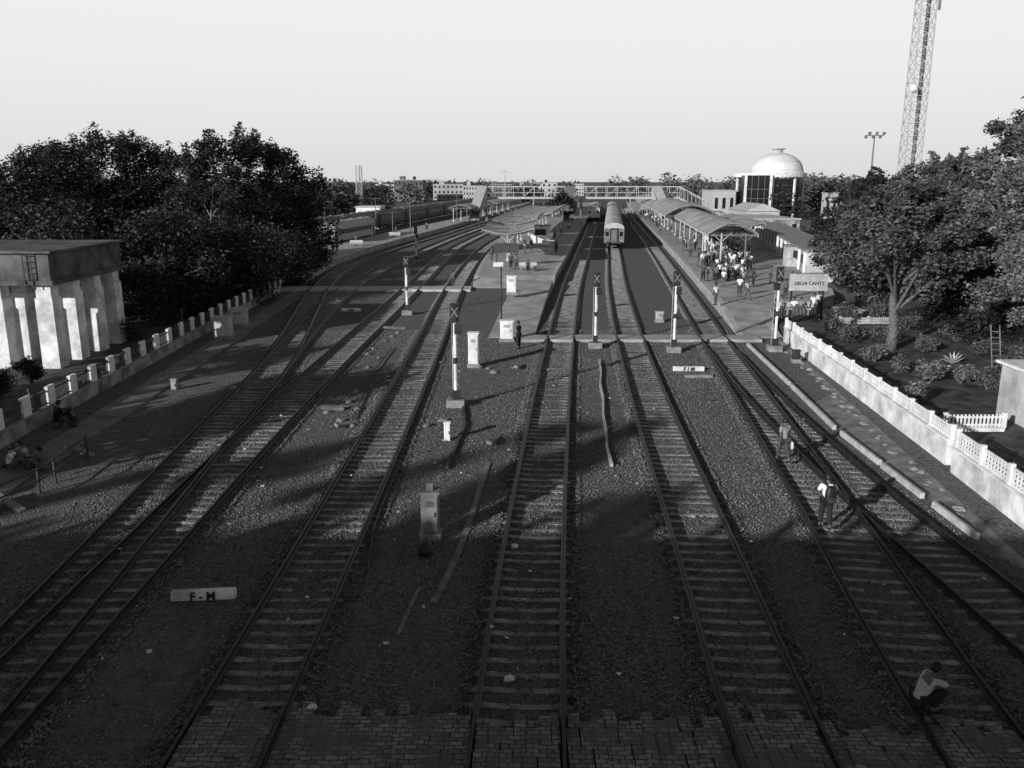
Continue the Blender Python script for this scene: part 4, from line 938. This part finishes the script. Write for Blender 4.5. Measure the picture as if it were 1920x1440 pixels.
for k, px in enumerate((1487, 1500)): 
    p = G(px, 590, .85); person(p+Vector((0,-.02,-.02)), 180, 'sit', (.75,.25)[k], .12, ['left','right'][k]+' person seated on the bench below the station sign', 1, 'people on the right platform')
# crowd in loose groups
cr = []
centres = [(random.uniform(450, 532), random.random()) for _ in range(22)]
for i in range(1500):
    if len(cr) >= 95: break
    if random.random() < .75:
        c_ = random.choice(centres); py = c_[0]+random.gauss(0, 3); u = c_[1]+random.gauss(0, .13)
    else: py = random.uniform(446, 540); u = random.random()
    if not (444 < py < 542 and 0 <= u <= 1): continue
    q = G(1300, py, .85); y = q.y; x = F(y)+1.85+.5+u*min(8.5, 3.2+(y-76)*.16)
    if all((x-a)**2+(y-b)**2 > .4 for a, b in cr) and not (y < 86 and x > F(y)+6): cr.append((x, y))
for i, (x, y) in enumerate(cr):
    sv = random.choice([.75,.75,.75,.45,.25,.12,.02,.06]); tv = random.choice([.02,.06,.12,.25])
    w = {.75:'white',.45:'pale',.25:'light grey',.12:'grey',.06:'dark grey',.02:'black'}
    zone = 'near edge of the waiting crowd' if y < 100 else ('middle of the waiting crowd' if y < 125 else 'far end of the waiting crowd')
    po = random.choice(['stand','stand','fold','walk'])
    person((x, y, .85), random.choice([0,20,-30,90,120,180,200,-90]), po, sv, tv, 'person in a %s top and %s trousers, %s' % (w[sv], w[tv], zone), random.uniform(.94,1.05), 'crowd, %s top, %s trousers, %s' % (w[sv], w[tv], zone))
for i in range(26):
    y = random.uniform(150, 250); x = F(y)+2.4+random.random()*2.5
    person((x, y, .85), random.choice([0,90,180,-90]), random.choice(['stand','fold']), random.choice([.75,.45,.25,.06]), random.choice([.02,.06,.12]), 'tiny distant person along the far edge of the right platform', 1, 'distant people on the far right platform')
# island + left platform
for px, py, fc, po, s, tr, lb in [(1043,474,0,'stand',.06,.02,'person in dark clothes at the island edge beside the middle track'),(1040,448,0,'stand',.25,.06,'person further along the island edge'),(1052,440,90,'stand',.12,.06,'distant person on the island near the trains'),
   (984,474,200,'stand',.45,.12,'person in a pale top near the island notice board'),(996,470,30,'stand',.06,.06,'person in dark clothes by the island kiosk'),(958,504,180,'stand',.06,.02,'person in dark clothes under the island notice board'),(968,506,160,'fold',.12,.06,'grey clad person under the island notice board'),(922,488,90,'stand',.12,.06,'person left of the island notice board'),
   (1066,432,0,'walk',.75,.12,'distant person in white on the island'),(1005,446,0,'stand',.75,.12,'person in white beside the island kiosk'),
   (625,474,180,'stand',.06,.02,'person at the trees end of the left platform'),(632,473,0,'stand',.12,.06,'second person at the trees end of the left platform'),(700,452,90,'stand',.06,.06,'person midway on the left platform'),(743,441,90,'stand',.25,.06,'person beside the left platform bench'),(800,432,0,'stand',.12,.02,'distant person on the left platform near the small canopy'),(668,461,180,'fold',.12,.06,'person near the first bench of the left platform')]:
    person(G(px, py, .85), fc, po, s, tr, lb, 1, 'people on the island and left platforms')
person(G(990, 510, .85), 180, 'sit', .06, .02, 'person seated on the near island bench', 1, 'people on the island and left platforms')

# small tree on the island near the footbridge
tree(12.5, 214, 7.5, 3.6, 'small dark tree on the island platform below the footbridge', n=2500, size=.3, m='leaf_dark', low=.4, nb=12)

# ------------------------------------------------------------------ road bridge the photograph is taken from
t = thing('road_bridge', 'road overbridge behind and beneath the viewpoint', 'bridge', (0, -6, 0))
MB().box((0,-6.6,8.3), (160,11,.9)).build('deck', M['concrete'], t); 
MB().box((0,-1.0,9.1), (160,.3,.7)).build('parapet', M['concrete'], t)
for i in range(81): MB().box((-80+i*2,-1.0,9.75), (.3,.25,.6)).build('railing_post', M['concrete'], t)
MB().box((0,-12.2,9.35), (160,.3,1.2)).build('rear_parapet', M['concrete'], t)
for x in (-45,-24,16.5,40): MB().box((x,-6,3.9), (1.6,9,7.8)).build('pier', M['concrete'], t)

# ------------------------------------------------------------------ light, sky, camera
EL = math.radians(16); az = math.atan2(.66, .75)      # direction the light travels: (sin, cos)
dirv = Vector((math.sin(az)*math.cos(EL), math.cos(az)*math.cos(EL), -math.sin(EL)))
su = bpy.data.lights.new('sun', 'SUN'); su.energy = 5; su.angle = math.radians(.6); su.color = (1, 1, 1)
so = bpy.data.objects.new('sun', su); COL.objects.link(so); so.rotation_euler = dirv.to_track_quat('-Z', 'Y').to_euler(); so.location = (-60,-60,40)
w = bpy.data.worlds.new('World'); SC.world = w; w.use_nodes = True; n = w.node_tree.nodes; l = w.node_tree.links
bg = n['Background']; bg.inputs['Strength'].default_value = .1
sky = n.new('ShaderNodeTexSky'); sky.sky_type = 'NISHITA'; sky.sun_disc = False; sky.sun_elevation = EL; sky.sun_rotation = az+math.pi; sky.dust_density = 2
bw = n.new('ShaderNodeRGBToBW'); l.new(sky.outputs[0], bw.inputs[0])
tc = n.new('ShaderNodeTexCoord'); sx = n.new('ShaderNodeSeparateXYZ'); l.new(tc.outputs['Generated'], sx.inputs[0])
rp = n.new('ShaderNodeValToRGB'); l.new(sx.outputs['Z'], rp.inputs[0]); cr_ = rp.color_ramp
cr_.elements[0].position = 0; cr_.elements[0].color = grey(.72); cr_.elements[1].position = 1; cr_.elements[1].color = grey(.07)
for pos, v in ((.04,.78), (.12,.86), (.20,.89), (.28,.45), (.42,.13)):
    e = cr_.elements.new(pos); e.color = grey(v)
m1 = n.new('ShaderNodeMath'); m1.operation = 'MULTIPLY'; m1.inputs[1].default_value = 9.6; l.new(rp.outputs[0], m1.inputs[0])
m2 = n.new('ShaderNodeMath'); m2.operation = 'MULTIPLY_ADD'; m2.inputs[1].default_value = .05; l.new(bw.outputs[0], m2.inputs[0]); l.new(m1.outputs[0], m2.inputs[2])
l.new(m2.outputs[0], bg.inputs['Color'])
cam = bpy.data.cameras.new('camera'); cam.sensor_width = 36; cam.lens = 36*FPX/1920; cam.clip_end = 9000; cam.clip_start = .1
co = bpy.data.objects.new('camera', cam); COL.objects.link(co); co.location = (0, 0, H); co.rotation_euler = (math.pi/2-PITCH, 0, 0)
SC.camera = co
SC.view_settings.view_transform = 'Standard'; SC.view_settings.look = 'None'; SC.view_settings.exposure = 0
